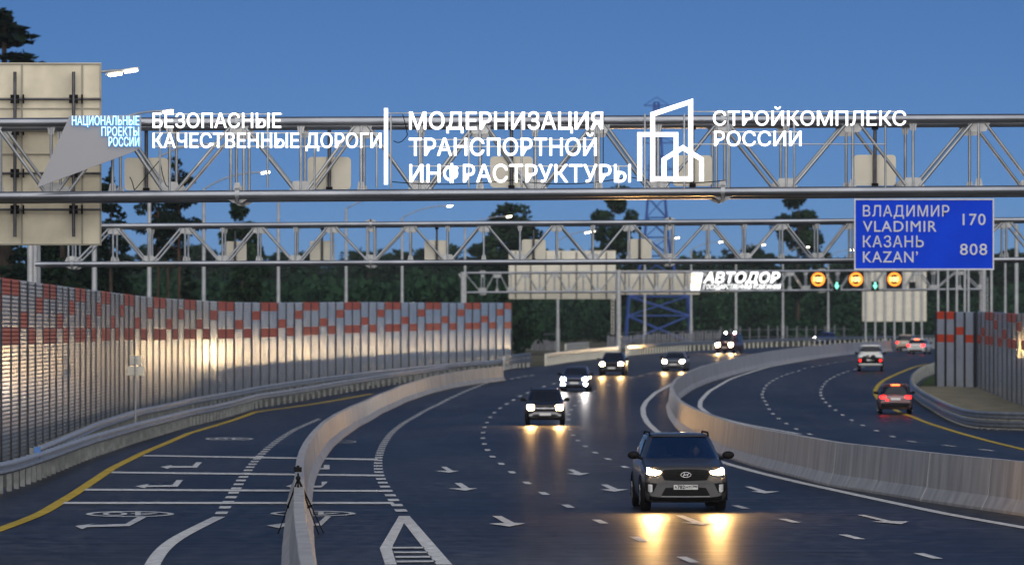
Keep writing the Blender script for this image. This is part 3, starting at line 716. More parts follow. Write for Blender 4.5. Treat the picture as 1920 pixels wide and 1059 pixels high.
lettering('white glowing three line lettering in the middle of the nearest gantry', 'lit_sign', [('МОДЕРНИЗАЦИЯ', 767, 1131, 211.5, 243), ('ТРАНСПОРТНОЙ', 766.5, 1119, 260.5, 292), ('ИНФРАСТРУКТУРЫ', 767.5, 1183, 310, 342)], DL, M_WLIT, .017,
          [(728, 1131, 212.5), (766, 1119, 262), (766, 1119, 275), (766, 1183, 311.5)], [(879, 212, 352), (978, 212, 352), (1115, 212, 352), (1160, 310, 352)])
lettering('white glowing two line lettering at the right of the outlined building emblem', 'lit_sign', [('СТРОЙКОМПЛЕКС', 1337, 1699, 209.5, 235.5), ('РОССИИ', 1339, 1503, 247.5, 274)], DL+.4, M_WLIT, .010,
          [(1300, 1695, 209.5), (1335, 1503, 247.5), (1300, 1660, 270.5)], [(1365, 210, 352), (1489, 210, 352), (1660, 236, 352)])
# outlined building emblem
def c4(x, y): return (960+x/3.923, 150+y/3.923)
em = thing('lit_emblem', P(1258, 340, DL+.2), 'white glowing outline of a tower and a small house on the nearest gantry', 'lit emblem')
def stroke(polys, name):
    b = MB()
    for i, pl in enumerate(polys):
        q = [P(*c4(*p), DL+.2) for p in pl]; b.slab([(p.x, p.z) for p in q], DL+.2-.003*i, DL+.26, M_WLIT)
    b.build(name, em)
stroke([[(1017, 240), (1052, 266), (1052, 745), (1017, 745)], [(1017, 240), (1332, 137), (1332, 172), (1297, 184), (1052, 266)], [(1297, 172), (1332, 150), (1332, 745), (1297, 745)], [(1017, 710), (1332, 710), (1332, 745), (1017, 745)]], 'tower_outline')
stroke([[(922, 385), (957, 385), (957, 742), (922, 742)], [(922, 385), (1223, 385), (1223, 417), (922, 417)], [(1190, 385), (1223, 385), (1223, 745), (1190, 745)]], 'block_outline')
stroke([[(1101, 575), (1136, 590), (1136, 745), (1101, 745)], [(1101, 575), (1257, 478), (1257, 518), (1136, 592)], [(1257, 478), (1411, 575), (1378, 592), (1257, 518)], [(1378, 590), (1411, 575), (1411, 745), (1378, 745)]], 'house_outline')
b = MB(); b.tube(P(1209, 214, DL+.35), P(1209, 353, DL+.35), .02, M_GALV, 6); b.tube(P(1283, 214, DL+.35), P(1283, 353, DL+.35), .02, M_GALV, 6); b.build('bracket', em)
# grey pennant panel with blue edged lettering
DP = 88.25
pn = thing('lit_sign', P(131, 352, DP), 'grey tapering pennant panel with three lines of blue edged white lettering', 'lit sign')
b = MB(); b.slab([(P(x, y, DP).x, P(x, y, DP).z) for x, y in ((131, 217), (264.5, 216), (264.5, 276.5), (250, 285), (69, 352))], DP, DP+.05, M_LOGOP); b.build('panel', pn)
for body, xa_, xb_, ya, yb in (('НАЦИОНАЛЬНЫЕ', 134.6, 261, 218.5, 235), ('ПРОЕКТЫ', 190, 260.5, 239, 255), ('РОССИИ', 203.5, 261, 258, 274.5)):
    b = MB(); p0 = P(xa_, yb, DP-.06); p1 = P(xb_, ya, DP-.06)
    letter_mesh(b, body, p0.x+.004, p1.x+.010, p0.z-.010, p1.z-.004, DP-.030, .03, M_CYAN, .0)
    letter_mesh(b, body, p0.x, p1.x, p0.z, p1.z, DP-.06, .018, M_PBLU, .012, M_CYAN)
    b.build('lettering', pn)
# sagging cables
def cable(pts, dd_, label):
    n = 10; b = MB(); q = []
    for (x0, y0), (x1, y1), sag in pts:
        for i in range(n+1):
            t = i/n; q.append(P(lerp(x0, x1, t), lerp(y0, y1, t)+sag*4*t*(1-t), dd_))
    b.poly_tube(q, .009, M_BLACK, 6); tag(b.build('cable'), label, 'cable', 'cables hanging in the nearest gantry')
cable([((755, 215), (764, 253), -2), ((764, 253), (738, 264), 8)], 88.6, 'black cable looping beside the upright glowing bar')
cable([((1132, 212), (1131, 255), 6), ((1131, 255), (1131, 330), 4)], 88.7, 'black cable hanging down at the end of the three line lettering')
cable([((735, 341), (960, 338), 6), ((960, 338), (1180, 332), 10), ((1180, 332), (1360, 338), 8)], 88.8, 'long black cable sagging under the three line lettering')
cable([((243, 332), (252, 357), -4), ((300, 300), (316, 350), 14)], 88.8, 'black cable dangling in front of the box beside the cream board')

# ------------------------------------------------------------------ blue distance sign
ds = 159.2
bs = thing('distance_sign', P(1827, 597, ds), 'blue distance sign with four lines of place names on the second gantry', 'road sign')
b = MB(); a = P(1601.5, 506, ds); c = P(1864, 372.5, ds); b.box(((a.x+c.x)/2, ds+.05, (a.z+c.z)/2), (c.x-a.x, .1, c.z-a.z), M_BLUE); b.build('panel', bs)
b = MB()
for (x0, x1, y0, y1) in ((1601.5, 1864, 372.5, 375.2), (1601.5, 1864, 503.2, 506), (1601.5, 1604.2, 375.2, 503.2), (1861.3, 1864, 375.2, 503.2)): rect(b, x0, x1, y0, y1, ds-.02, .018, M_SIGNW)
b.build('border', bs)
for body, xa_, xb_, ya, yb in (('ВЛАДИМИР', 1618, 1780, 386, 406), ('VLADIMIR', 1618, 1756, 414.5, 434.5), ('КАЗАНЬ', 1618, 1732, 443, 463.5), ("KAZAN’", 1618, 1721, 471.5, 492), ('170', 1805, 1848, 401, 422), ('808', 1800, 1851, 457, 478)):
    b = MB(); p0 = P(xa_, yb, ds-.02); p1 = P(xb_, ya, ds-.02); letter_mesh(b, body, p0.x, p1.x, p0.z, p1.z, ds-.016, .014, M_SIGNW, .008, space=1.1); b.build('lettering', bs)
for y in (395, 440, 486):
    b = MB(); b.tube(P(1606, y, ds+.14), P(1861, y, ds+.14), .03, M_GALV, 6); b.build('rail', bs)

# ------------------------------------------------------------------ small lit lettering and displays on the farthest gantry
D3 = 427.0
r3 = lettering('small white glowing slanted lettering on the farthest gantry', 'lit_sign', [('АВТОДОР', 1319, 1463, 511, 530.5), ('ГОСУДАРСТВЕННАЯ КОМПАНИЯ', 1319, 1464, 533.5, 541.5)], D3, M_WLIT, .035, [(1316, 1464, 531.8)], depth=.15, shear=.22)
b = MB()
def sl3(pts, m, dy): b.slab([(P(x, y, D3).x, P(x, y, D3).z) for x, y in pts], D3-dy, D3+.12, m)
sl3([(1297, 511), (1318, 511), (1312, 544), (1295, 544)], M_WLIT, .05)
sl3([(1304, 541), (1309, 530), (1312, 527), (1311, 535), (1307, 540)], M_ORNG, .09); sl3([(1296, 527), (1304, 524.5), (1302, 528), (1296, 530)], M_ORNG, .09); sl3([(1297, 514), (1306, 513.5), (1303, 517), (1297, 517.5)], M_ORNG, .09)
b.build('emblem', r3)
for i, x in enumerate((1534, 1605, 1677)):
    r = thing('speed_display', P(x, 541, D3), ['orange lit speed display nearest to the small lettering', 'orange lit speed display between the two green arrows', 'orange lit speed display in front of the freestanding cream sign back'][i], 'speed display', 'lit speed displays')
    b = MB(); rect(b, x-14.5, x+14.5, 508.5, 541, D3+.02, .25, M_BLACK); b.build('cabinet', r)
    b = MB(); q = P(x, 523.5, D3); ro, ri = 12.6/FPX*D3, 9.2/FPX*D3; n = 32; vs = []
    for k in range(n): t = 2*math.pi*k/n; vs += [(q.x+ro*math.cos(t), D3-.02, q.z+ro*math.sin(t)), (q.x+ri*math.cos(t), D3-.02, q.z+ri*math.sin(t))]
    b.add(vs, [(2*k, 2*((k+1) % n), 2*((k+1) % n)+1, 2*k+1) for k in range(n)], M_ORNG); b.build('led_ring', r)
    b = MB(); p0 = P(x-7.6, 528, D3); p1 = P(x+7.6, 519, D3); letter_mesh(b, '100', p0.x, p1.x, p0.z, p1.z, D3-.03, .03, M_YLED, .02); b.build('lettering', r)
for i, x in enumerate((1569, 1641)):
    r = thing('lane_arrow_display', P(x, 546, D3), ['green lit arrow display left of the middle orange speed display', 'green lit arrow display right of the middle orange speed display'][i], 'lane display', 'lit lane arrows')
    b = MB(); rect(b, x-7, x+7, 527.5, 545, D3+.02, .22, M_BLACK); b.build('cabinet', r)
    b = MB(); b.slab([(P(x+dx, 535.5+dy, D3).x, P(x+dx, 535.5+dy, D3).z) for dx, dy in ((-1.8, -6.5), (1.8, -6.5), (1.8, -.5), (5, -1), (0, 7), (-5, -1), (-1.8, -.5))], D3-.03, D3+.02, M_GLED); b.build('led_arrow', r)
r = thing('lane_arrow_display', P(1710, 540, D3), 'unlit black square display beside the rightmost orange speed display', 'lane display')
b = MB(); rect(b, 1704.5, 1716.5, 528.5, 540.5, D3, .22, M_BLACK); b.build('cabinet', r); b = MB(); rect(b, 1706, 1715, 530, 539, D3-.012, .01, M_GRILL); b.build('screen', r)

# ------------------------------------------------------------------ street lamps
def lamp(px, d, h, arm, label, heads=1, lit=True, r0=.12):
    x = (px-960)/FPX*d; z0 = zg(d); root = thing('street_lamp', (x, d, z0), label, 'street lamp', 'street lamps along the road')
    b = MB(); b.tube((x, d, z0-.3), (x, d, z0+2.4), r0*1.25, M_POLE, 12); b.tube((x, d, z0+2.4), (x, d, z0+h-.9), r0, M_POLE, 12, r0*.62); b.build('pole', root)
    b = MB(); pts = []
    for i in range(9):
        t = i/8; pts.append((x+arm*t, d, z0+h-.9+.95*(1-(1-t)**2.2)))
    b.poly_tube(pts, .045, M_GALV, 8); b.build('arm', root)
    for k in range(heads):
        ex, ez = x+arm-k*.55, z0+h+.05-k*.12
        b = MB(); rot = Matrix.Rotation(R(-9), 3, 'Y'); b.box((ex+.25, d, ez+.03), (.60, .26, .07), M_POLE, rot); hd = b.build('lamp_head', root)
        b = MB(); b.box((ex+.28, d-.02, ez-.03), (.44, .30, .05), M_LAMP, rot); b.build('lens', hd)
    return root
LMP = [(70, 168, 13.1, 3.0, 'street lamp whose lit head shows beside the large cream board'), (177, 214, 13.9, 3.0, 'street lamp rising behind the wall just right of the cream board'),
       (280, 243, 13.5, 3.0, 'street lamp whose pole stands between the pines behind the wall'), (382, 270, 12.7, 3.2, 'street lamp with the pole left of the smallest box back on the second gantry'),
       (522, 307, 12.4, 3.4, 'street lamp with pole between the first two box backs on the second gantry'), (649, 342, 12.4, 3.4, 'street lamp with pole just right of the second box back on the second gantry'),
       (754, 380, 12.3, 3.5, 'street lamp with pole left of the middle box back on the second gantry'), (872, 424, 12.3, 3.6, 'street lamp standing by the left end of the farthest gantry'),
       (1046, 480, 12.0, 3.2, 'street lamp in front of the wide cream sign back'), (1209, 545, 12.3, 3.4, 'street lamp beside the feet of the blue pylon'), (1296, 578, 12.3, 3.3, 'street lamp at the right leg of the blue pylon'),
       (1380, 600, 12.3, 3.2, 'street lamp behind the red roofed van with roof lamps'), (1468, 620, 12.3, 2.9, 'street lamp behind the end of the small white lettering'), (1553, 640, 12.2, 2.9, 'street lamp between the first orange display and the first green arrow')]
for i, (px, d, h, arm, lb) in enumerate(LMP): lamp(px, d, h, arm, lb, 2 if i < 1 or px in (1046,) else 1, r0=.14 if d < 450 else .16)
lamp(1885, 420, 11.6, -.4, 'street lamp with a short arm behind the right wall', 1)
for px, d, top, lb in ((1794, 318, 500, 'pale thick post seen under the blue distance sign'), (1859, 315, 500, 'pale thick post under the right edge of the blue distance sign'), (1759, 330, 560, 'grey post nearest to the left end of the right wall'), (1777, 345, 500, 'thin grey post left of the two thick pale posts'), (1809, 340, 500, 'thin grey post between the two thick pale posts'), (1816, 352, 505, 'slim post close behind the thin grey post'), (1906, 330, 420, 'tall grey post at the right edge above the wall')):
    x = (px-960)/FPX*d; r = thing('steel_post', (x, d, zg(d)), lb, 'post', 'posts behind the right wall')
    b = MB(); t_ = P(px, min(top, 506) if px != 1906 else top, d); b.tube((x, d, zg(d)), (x, d, t_.z), .09 if px < 1900 else .14, M_POLE, 10); b.build('pole', r)
    b = MB(); b.box((x, d, zg(d)+.03), (.4, .4, .06), M_POLE); b.build('base_plate', r)
lad = thing('ladder', P(1848, 590, 330), 'steel ladder standing behind the right wall under the blue sign', 'ladder')
b = MB(); a0 = P(1846, 600, 330); a1 = P(1852, 600, 330); top = P(1849, 520, 330).z
for q in (a0, a1): b.tube((q.x, q.y, zg(330)), (q.x, q.y, top), .03, M_POLE, 6)
z = zg(330)+.3
while z < top: b.tube((a0.x, 330, z), (a1.x, 330, z), .02, M_POLE, 6); z += .34
b.build('rails', lad)

# ------------------------------------------------------------------ small road sign back by the wall, camera tripod
dsn = 183.0
r = thing('small_road_sign', P(254, 727, dsn), 'two small pale sign backs on one post before the striped wall', 'road sign')
b = MB(); b.tube((P(254, 700, dsn).x, dsn, zg(dsn)), P(254, 667, dsn), .035, M_POLE, 8); b.build('post', r)
for (x0, x1, y0, y1) in ((243, 265, 666.5, 683.5), (238.5, 270, 686.5, 703.5)):
    b = MB(); rect(b, x0, x1, y0, y1, dsn+.04, .04, M_BOARD2); q = P(254, (y0+y1)/2, dsn); b.box((q.x, dsn+.02, q.z), (.16, .05, .03), M_POLE); b.build('sign_plate', r)
dt = 86.2
tp = thing('camera_tripod', (P(561, 1000, dt).x, dt, 0), 'black camera on a tall tripod straddling the low concrete barrier', 'tripod')
ap = P(559, 896, dt-.05)
for fx, fy in ((521, 1001), (598, 1002), (607, 999)):
    f = unproj(fx, fy); b = MB(); mid_ = ap.lerp(f, .5); b.tube(ap, mid_, .017, M_BLACK, 8); b.tube(mid_, f, .011, M_BLACK, 8); b.box(mid_, (.045, .045, .06), M_BLACK)
    b.tube(f+Vector((0, 0, .0)), f+Vector((0, 0, .03)), .018, M_BLACK, 8); b.build('leg', tp)
b = MB(); b.tube(ap+Vector((0, 0, -.14)), ap+Vector((0, 0, .09)), .016, M_BLACK, 8); b.ell(ap, (.045, .045, .05), M_BLACK); b.ell(ap+Vector((0, 0, -.15)), (.022, .022, .035), M_BLACK); b.build('centre_column', tp)
c = ap+Vector((-.002, 0, .155)); b = MB(); b.box(c, (.135, .07, .09), M_BLACK); b.box(c+Vector((0, 0, .055)), (.055, .06, .035), M_BLACK); b.box(c+Vector((-.055, -.005, .01)), (.03, .09, .085), M_BLACK); cb = b.build('camera_body', tp)
b = MB(); b.tube(c+Vector((0, .03, 0)), c+Vector((0, .14, 0)), .038, M_BLACK, 14, .042); b.build('lens', cb)
# ------------------------------------------------------------------ cars
def car_body(L, W, Hh, belt, hood, cowl, gh_f, gh_r, roof_f, roof_r, zb=.22, nose=.80, tail=.82, cargo=False):
    """returns loft rings of the lower body and of the cabin; front at y = -L/2"""
    w = W/2
    st = [(0, nose*.96, zb+.10, hood-.20), (.05, nose+.07, zb+.03, hood-.07), (.18, .945, zb, hood-.01), (.45, .985, zb, hood+.03), (.9, 1.0, zb, lerp(hood, cowl, .65)), (cowl and 1.3, 1.0, zb, cowl),
          (L*.45, 1.0, zb, belt), (L*.65, 1.0, zb, belt+.01), (L-.5, .985, zb, belt+.02), (L-.18, .955, zb+.02, belt), (L-.05, tail+.06, zb+.05, belt-.06), (L, tail, zb+.12, belt-.2)]
    rings = []
    for s, k, z0, z1 in st:
        h = w*k; hh = z1-z0; y = s-L/2
        half = [(0, z0), (.80*h, z0), (.93*h, z0+.04), (.975*h, z0+.16*hh), (.995*h, z0+.42*hh), (1.0*h, z0+.60*hh), (.98*h, z0+.84*hh), (.93*h, z1-.025), (.84*h, z1), (.5*h, z1+.022), (0, z1+.03)]
        ring = [(x, y, z) for x, z in half]+[(-x, y, z) for x, z in half[-2:0:-1]]
        rings.append(ring)
    return rings
def rrect_ring(hw, y0, y1, z, n=40, e=5.0):
    r = []; cy = (y0+y1)/2; hy = (y1-y0)/2
    for i in range(n):
        t = 2*math.pi*(i+.5)/n; c, s_ = math.cos(t), math.sin(t)
        r.append((hw*math.copysign(abs(c)**(2/e), c), cy+hy*math.copysign(abs(s_)**(2/e), s_), z))
    return r
class Car:
    def __init__(s, name, label, cat, pos, head, L=4.3, W=1.78, Hh=1.62, belt=1.02, hood=.93, cowl=1.07, ws=1.25, wst=1.95, rb=.12, rt=.42, paint=None, roofc=None, zb=.22, wheel=.33, wf=.80, wr=3.40, sc=1.0, rails=False, group=None, see=False, nose=.86, hwt=.74, tail=.86):
        s.root = thing(name, pos, label, cat, group, head); s.root.scale = (sc, sc, sc)
        s.L, s.W, s.Hh, s.belt = L, W, Hh, belt; s.sc = sc; s.w = W/2; s.paint = paint
        b = MB(); b.loft(car_body(L, W, Hh, belt, hood, cowl, ws, 0, 0, 0, zb, nose, tail), paint, caps=(True, True)); s.bvh_b = BVHTree.FromPolygons(b.v, b.f)
        s.part(b, 'body')
        # cabin
        b = MB(); rr = []; y0b, y1b = ws-L/2, L/2-rb; y0t, y1t = wst-L/2, L/2-rt; zt = Hh-.07; n = 7
        for i in range(n):
            t = i/(n-1); rr.append(rrect_ring(lerp(s.w*.955, s.w*hwt, t**1.15), lerp(y0b, y0t, t), lerp(y1b, y1t, t**1.4), lerp(belt-.05, zt, t)))
        for k, dz in ((.97, .03), (.86, .055), (.5, .07), (.05, .072)):
            c = (y0t+y1t)/2; hy = (y1t-y0t)/2; rr.append(rrect_ring(s.w*hwt*k, c-hy*k, c+hy*k, zt+dz*1.0))
        full = MB(); full.loft(rr, paint); s.bvh_c = BVHTree.FromPolygons(full.v, full.f)
        b.loft(rr, roofc or paint)
        s.zt = zt; s.y0t, s.y1t, s.y0b, s.y1b = y0t, y1t, y0b, y1b
        if see:      # open the shell where the windscreen sits
            keep = []
            for f, mi, sm in zip(b.f, b.mi, b.sm):
                c = sum((Vector(b.v[i]) for i in f), Vector())/len(f); t = (c.z-belt)/(zt-belt)
                if c.y < lerp(y0b, y0t, t)+.25 and abs(c.x) < lerp(s.w*.80, s.w*hwt*.82, t) and .02 < t < .95: continue
                keep.append((f, mi, sm))
            b.f = [k[0] for k in keep]; b.mi = [k[1] for k in keep]; b.sm = [k[2] for k in keep]
        s.cabin = s.part(b, 'roof')
        s.hwt = hwt
        for sy, yy in (('f', wf-L/2), ('r', wr-L/2)):
            for sx in (-1, 1):
                x = sx*(s.w-.115); b = MB(); rings = []
                for dx, rd in ((-.105, wheel*.72), (-.105, wheel*.93), (-.08, wheel), (.08, wheel), (.105, wheel*.93), (.105, wheel*.70)):
                    rings.append([(x+dx*sx, yy+rd*math.cos(2*math.pi*i/24), wheel+rd*math.sin(2*math.pi*i/24)) for i in range(24)])
                b.loft(rings, M_TYRE, caps=(True, True)); wh = s.part(b, 'wheel')
                b = MB(); xo = x+sx*.108
                b.tube((xo-sx*.02, yy, wheel), (xo+sx*.004, yy, wheel), wheel*.66, M_BLACK, 24)
                for k in range(5):
                    t = 2*math.pi*k/5; b.box((xo+sx*.012, yy+math.cos(t)*wheel*.33, wheel+math.sin(t)*wheel*.33), (.02, wheel*.62, .055), M_RIM, Matrix.Rotation(t, 3, 'X'))
                o = s.part(b, 'rim'); o.parent = wh
                b = MB(); arc = []
                for i in range(17):
                    t = math.pi*(-.08+1.16*i/16); arc.append([(sx*(s.w*.86), yy+wheel*1.05*math.cos(t), wheel+wheel*1.05*math.sin(t)), (sx*(s.w+.012), yy+wheel*1.08*math.cos(t), wheel+wheel*1.08*math.sin(t)), (sx*(s.w+.008), yy+wheel*1.27*math.cos(t), wheel+wheel*1.27*math.sin(t)), (sx*(s.w*.93), yy+wheel*1.3*math.cos(t), wheel+wheel*1.3*math.sin(t))])
                b.loft(arc, M_BLACK, closed=False); s.part(b, 'wheel_arch')
        if rails:
            for sx in (-1, 1):
                b = MB(); x = sx*s.w*hwt*.93; pts = [(x, y0t+.12, zt+.02), (x, y0t+.30, zt+.085), (x, y1t-.35, zt+.085), (x, y1t-.15, zt+.02)]
                b.poly_tube(pts, .022, M_BLACK, 8); s.part(b, 'roof_rail')
    def part(s, b, name, parent=None):
        return b.build(name, parent or s.root, world=False)
    def hit(s, x, z, d, bvh=None):
        """surface y at (x, z) seen from the front (d=1) or the rear (d=-1)"""
        best = None
        for t in ([bvh] if bvh else [s.bvh_b, s.bvh_c]):
            h = t.ray_cast(Vector((x, -d*8, z)), Vector((0, d, 0)))
            if h[0] is not None and (best is None or (h[0].y-best)*d < 0): best = h[0].y
        if best is None:      # past the corner: fold round the side
            q = x
            for _ in range(40):
                q *= .97
                hs = [h for h in (t.ray_cast(Vector((q, -d*8, z)), Vector((0, d, 0)))[0] for t in ([bvh] if bvh else [s.bvh_b, s.bvh_c])) if h is not None]
                if hs: return min(h.y*d for h in hs)*d+d*abs(x-q)*1.4
        return best if best is not None else -d*s.L/2*.9
    def decal(s, name, cols, m, d=1, off=.012, nz=3, nx=3, bvh=None, back=.05, parent=None, smooth=True):
        """conforming panel given as columns (x, z0, z1)"""
        cc = []
        for (a, b_) in zip(cols, cols[1:]):
            for i in range(nx): t = i/nx; cc.append(tuple(lerp(a[k], b_[k], t) for k in range(3)))
        cc.append(cols[-1]); vs = []; n = len(cc)
        for x, z0, z1 in cc:
            for j in range(nz+1):
                z = lerp(z0, z1, j/nz); vs.append((x, s.hit(x, z, d, bvh)-d*off, z))
        k = nz+1; b = MB()
        fs = [(i*k+j, (i+1)*k+j, (i+1)*k+j+1, i*k+j+1) for i in range(n-1) for j in range(nz)]
        b.add(vs, fs, m, smooth)
        rim = [i*k for i in range(n)]+[(n-1)*k+j for j in range(1, k)]+[i*k+nz for i in range(n-2, -1, -1)]+[j for j in range(nz-1, 0, -1)]
        A = [vs[i] for i in rim]; B = [(x, y+d*back, z) for x, y, z in A]; q = len(A)
        b.add(A+B, [(i, (i+1) % q, q+(i+1) % q, q+i) for i in range(q)], m)
        return s.part(b, name, parent)
    def sym(s, name, cols, m, **kw):
        r = [s.decal(name, cols, m, **kw)]
        r.append(s.decal(name, [(-x, a, b) for x, a, b in cols[::-1]], m, **kw)); return r
    def side_windows(s, spans, z0f=.05, z1f=.06):
        for sx in (-1, 1):
            for ya, yb, sa, sb in spans:
                b = MB(); n = 5; vs = []
                for i in range(n+1):
                    for j in range(4):
                        t = j/3; z = lerp(s.belt+z0f-.02, s.zt-z1f, t); y = lerp(lerp(ya, ya+sa, t), lerp(yb, yb+sb, t), i/n)
                        h = s.bvh_c.ray_cast(Vector((sx*4, y, z)), Vector((-sx, 0, 0))); x = h[0].x if h[0] is not None else sx*s.w*.8
                        vs.append((x+sx*.008, y, z))
                b.add(vs, [(i*4+j, (i+1)*4+j, (i+1)*4+j+1, i*4+j+1) for i in range(n) for j in range(3)], M_GLASS, True); s.part(b, 'side_window')
    def windscreen(s, m=M_GLASS, d=1, name='windscreen', zl=.03, zh=.05, kb=.86, kt=.86):
        xb, xt = s.w*.955*kb, s.w*s.hwt*kt; z0, z1 = s.belt+zl, s.zt-zh
        return s.decal(name, [(-xb, z0, z0+.02), (-xt, z0-.01, z1-.012), (-xt*.5, z0-.02, z1), (0, z0-.022, z1+.004), (xt*.5, z0-.02, z1), (xt, z0-.01, z1-.012), (xb, z0, z0+.02)], m, d=d, off=.010, nz=5, bvh=s.bvh_c, back=.02)
    def mirrors(s, z, y, m=M_BLACK):
        for sx in (-1, 1):
            b = MB(); b.ell((sx*(s.w+.10), y, z+.06), (.13, .075, .085), m); b.tube((sx*s.w*.9, y+.05, z-.01), (sx*(s.w+.05), y+.02, z+.02), .03, m, 8); s.part(b, 'side_mirror')
    def plate(s, z, d=1, text=None, x=0, off=.03):
        y = s.hit(x, z, d)-d*off; b = MB(); b.box((x, y, z), (.52, .02, .112), M_PLATE); o = s.part(b, 'number_plate')
        b = MB(); yy = y-.011
        if text:
            for t_, xa, xb, za, zb_ in text: letter_mesh(b, t_, x+xa, x+xb, z+za, z+zb_, yy-.012, .003, M_BLACK, .03)
            for (xa, xb, za, zb_) in ((-.26, .26, .05, .056), (-.26, .26, -.056, -.05), (-.26, -.252, -.05, .05), (.252, .26, -.05, .05), (.125, .131, -.05, .05)): b.box((x+(xa+xb)/2, yy-.001, z+(za+zb_)/2), (xb-xa, .004, zb_-za), M_BLACK)
            s.part(b, 'lettering', o)
    def beams(s, x, z, power, col, d=1, size=26, tilt=1.3):
        for sx in (-1, 1):
            l = bpy.data.lights.new('headlight_beam', 'SPOT'); l.energy = power; l.color = col; l.spot_size = R(size); l.spot_blend = 1.0; l.shadow_soft_size = .08
            o = bpy.data.objects.new('headlight_beam', l); COL.objects.link(o); o.parent = s.root
            o.location = (sx*x, -s.L/2-.10, z); o.rotation_euler = (R(90+tilt), 0, R(180))
            o.rotation_euler = (R(90-tilt), 0, R(180))
def heading(path_px, px, py):
    """yaw for a car whose front faces down the traced lane towards the camera"""
    path = trace(path_px, 0, 1.0, 4); c = unproj(px, py); k = min(range(len(path)), key=lambda j: (path[j].x-c.x)**2+(path[j].y-c.y)**2)
    t = path[min(k+5, len(path)-1)]-path[max(0, k-5)]
    if t.y > 0: t = -t
    return math.atan2(t.x, -t.y)
def front_pos(px, py, yaw, L, back=False):
    c = unproj(px, py); f = Vector((math.sin(yaw), -math.cos(yaw), 0))
    p = c-f*(L/2-.4); return Vector((p.x, p.y, zg(p.y)+.025))
def paint(name, c, metal=.45, rough=.32): return mat(name, c, tuple(x*.9 for x in c), rough=rough, metal=metal, coat=.5, scale=3, spec=.4)
SUVSIDE = [(-.35, .55, .35, .02), (.62, 1.32, .02, -.02), (1.38, 1.78, -.02, -.22)]

# --- the near grey crossover
yaw = R(2.2)
c1 = Car('crossover_car', 'dark grey crossover nearest to the camera with warm headlights and a driver inside', 'car', front_pos(1283, 960, yaw, 4.27), yaw, L=4.27, W=1.80, Hh=1.60, belt=1.06, hood=.95, cowl=1.08, ws=1.02, wst=1.80, rb=.14, rt=.42,
         paint=paint('grey_brown_car_paint', (.082, .079, .077)), roofc=None, zb=.19, wheel=.335, wf=.83, wr=3.42, rails=True, see=True, nose=.88)
c1.windscreen(M_WIND, zh=.015); c1.side_windows(SUVSIDE); c1.windscreen(M_GLASS, -1, 'rear_window'); c1.mirrors(1.09, -.78)
c1.decal('grille', [(-.51, .79, .82), (-.44, .66, .875), (-.2, .645, .885), (0, .64, .888), (.2, .645, .885), (.44, .66, .875), (.51, .79, .82)], M_GRILL, nx=4)
b = MB()
for zz in (.69, .735, .78, .825):
    n = 24; hw = .45-abs(zz-.77)*.6
    for i in range(n): x = lerp(-hw, hw, (i+.5+(.25 if zz in (.735, .825) else 0))/n); b.box((x, c1.hit(x, zz, 1)-.016, zz), (.022, .012, .020), M_BLACK)
c1.part(b, 'grille_mesh')
b = MB(); n = 28; yy = c1.hit(0, .77, 1)-.05
for i in range(n):      # oval ring of the emblem
    a0, a1 = 2*math.pi*i/n, 2*math.pi*(i+1)/n
    b.tube((.105*math.cos(a0), yy, .77+.052*math.sin(a0)), (.105*math.cos(a1), yy, .77+.052*math.sin(a1)), .0085, M_CHROME, 6)
for q in (((-.058, .738), (-.022, .803)), ((.022, .737), (.058, .802)), ((-.040, .764), (.040, .776))): b.tube((q[0][0], yy, q[0][1]), (q[1][0], yy, q[1][1]), .0095, M_CHROME, 6)
c1.part(b, 'emblem')
c1.sym('headlight_housing', [(.49, .825, .845), (.60, .755, .885), (.72, .745, .915), (.84, .77, .925)], M_GLASS, off=.010)
c1.sym('headlight', [(.51, .828, .838), (.60, .770, .855), (.68, .765, .875), (.76, .775, .905), (.80, .79, .90)], M_HEADW, off=.02)
c1.sym('fog_lamp_recess', [(.60, .575, .59), (.68, .40, .60), (.80, .40, .61), (.85, .44, .62)], M_BLACK, off=.010)
c1.sym('fog_lamp', [(.695, .415, .565), (.74, .405, .572), (.785, .43, .575)], M_FOGOFF, off=.02)
c1.decal('lower_grille', [(-.50, .335, .36), (-.42, .33, .50), (0, .325, .52), (.42, .33, .50), (.50, .335, .36)], M_GRILL, nx=4)
c1.decal('lower_cladding', [(-.84, .21, .34), (-.5, .20, .30), (0, .195, .30), (.5, .20, .30), (.84, .21, .34)], M_BLACK, nx=4, off=.014)
c1.decal('skid_strip', [(-.5, .315, .326), (0, .31, .322), (.5, .315, .326)], M_RIM, nx=6, off=.024)
c1.decal('bumper_crease', [(-.6, .60, .612), (0, .60, .614), (.6, .60, .612)], c1.paint, nx=6, off=.022)
c1.plate(.515, 1, [('А', -.235, -.185, -.026, .022), ('782', -.175, -.02, -.036, .038), ('НТ', -.005, .110, -.026, .022), ('790', .142, .240, -.010, .036)])
c1.beams(.70, .80, 60, (1, .55, .18))
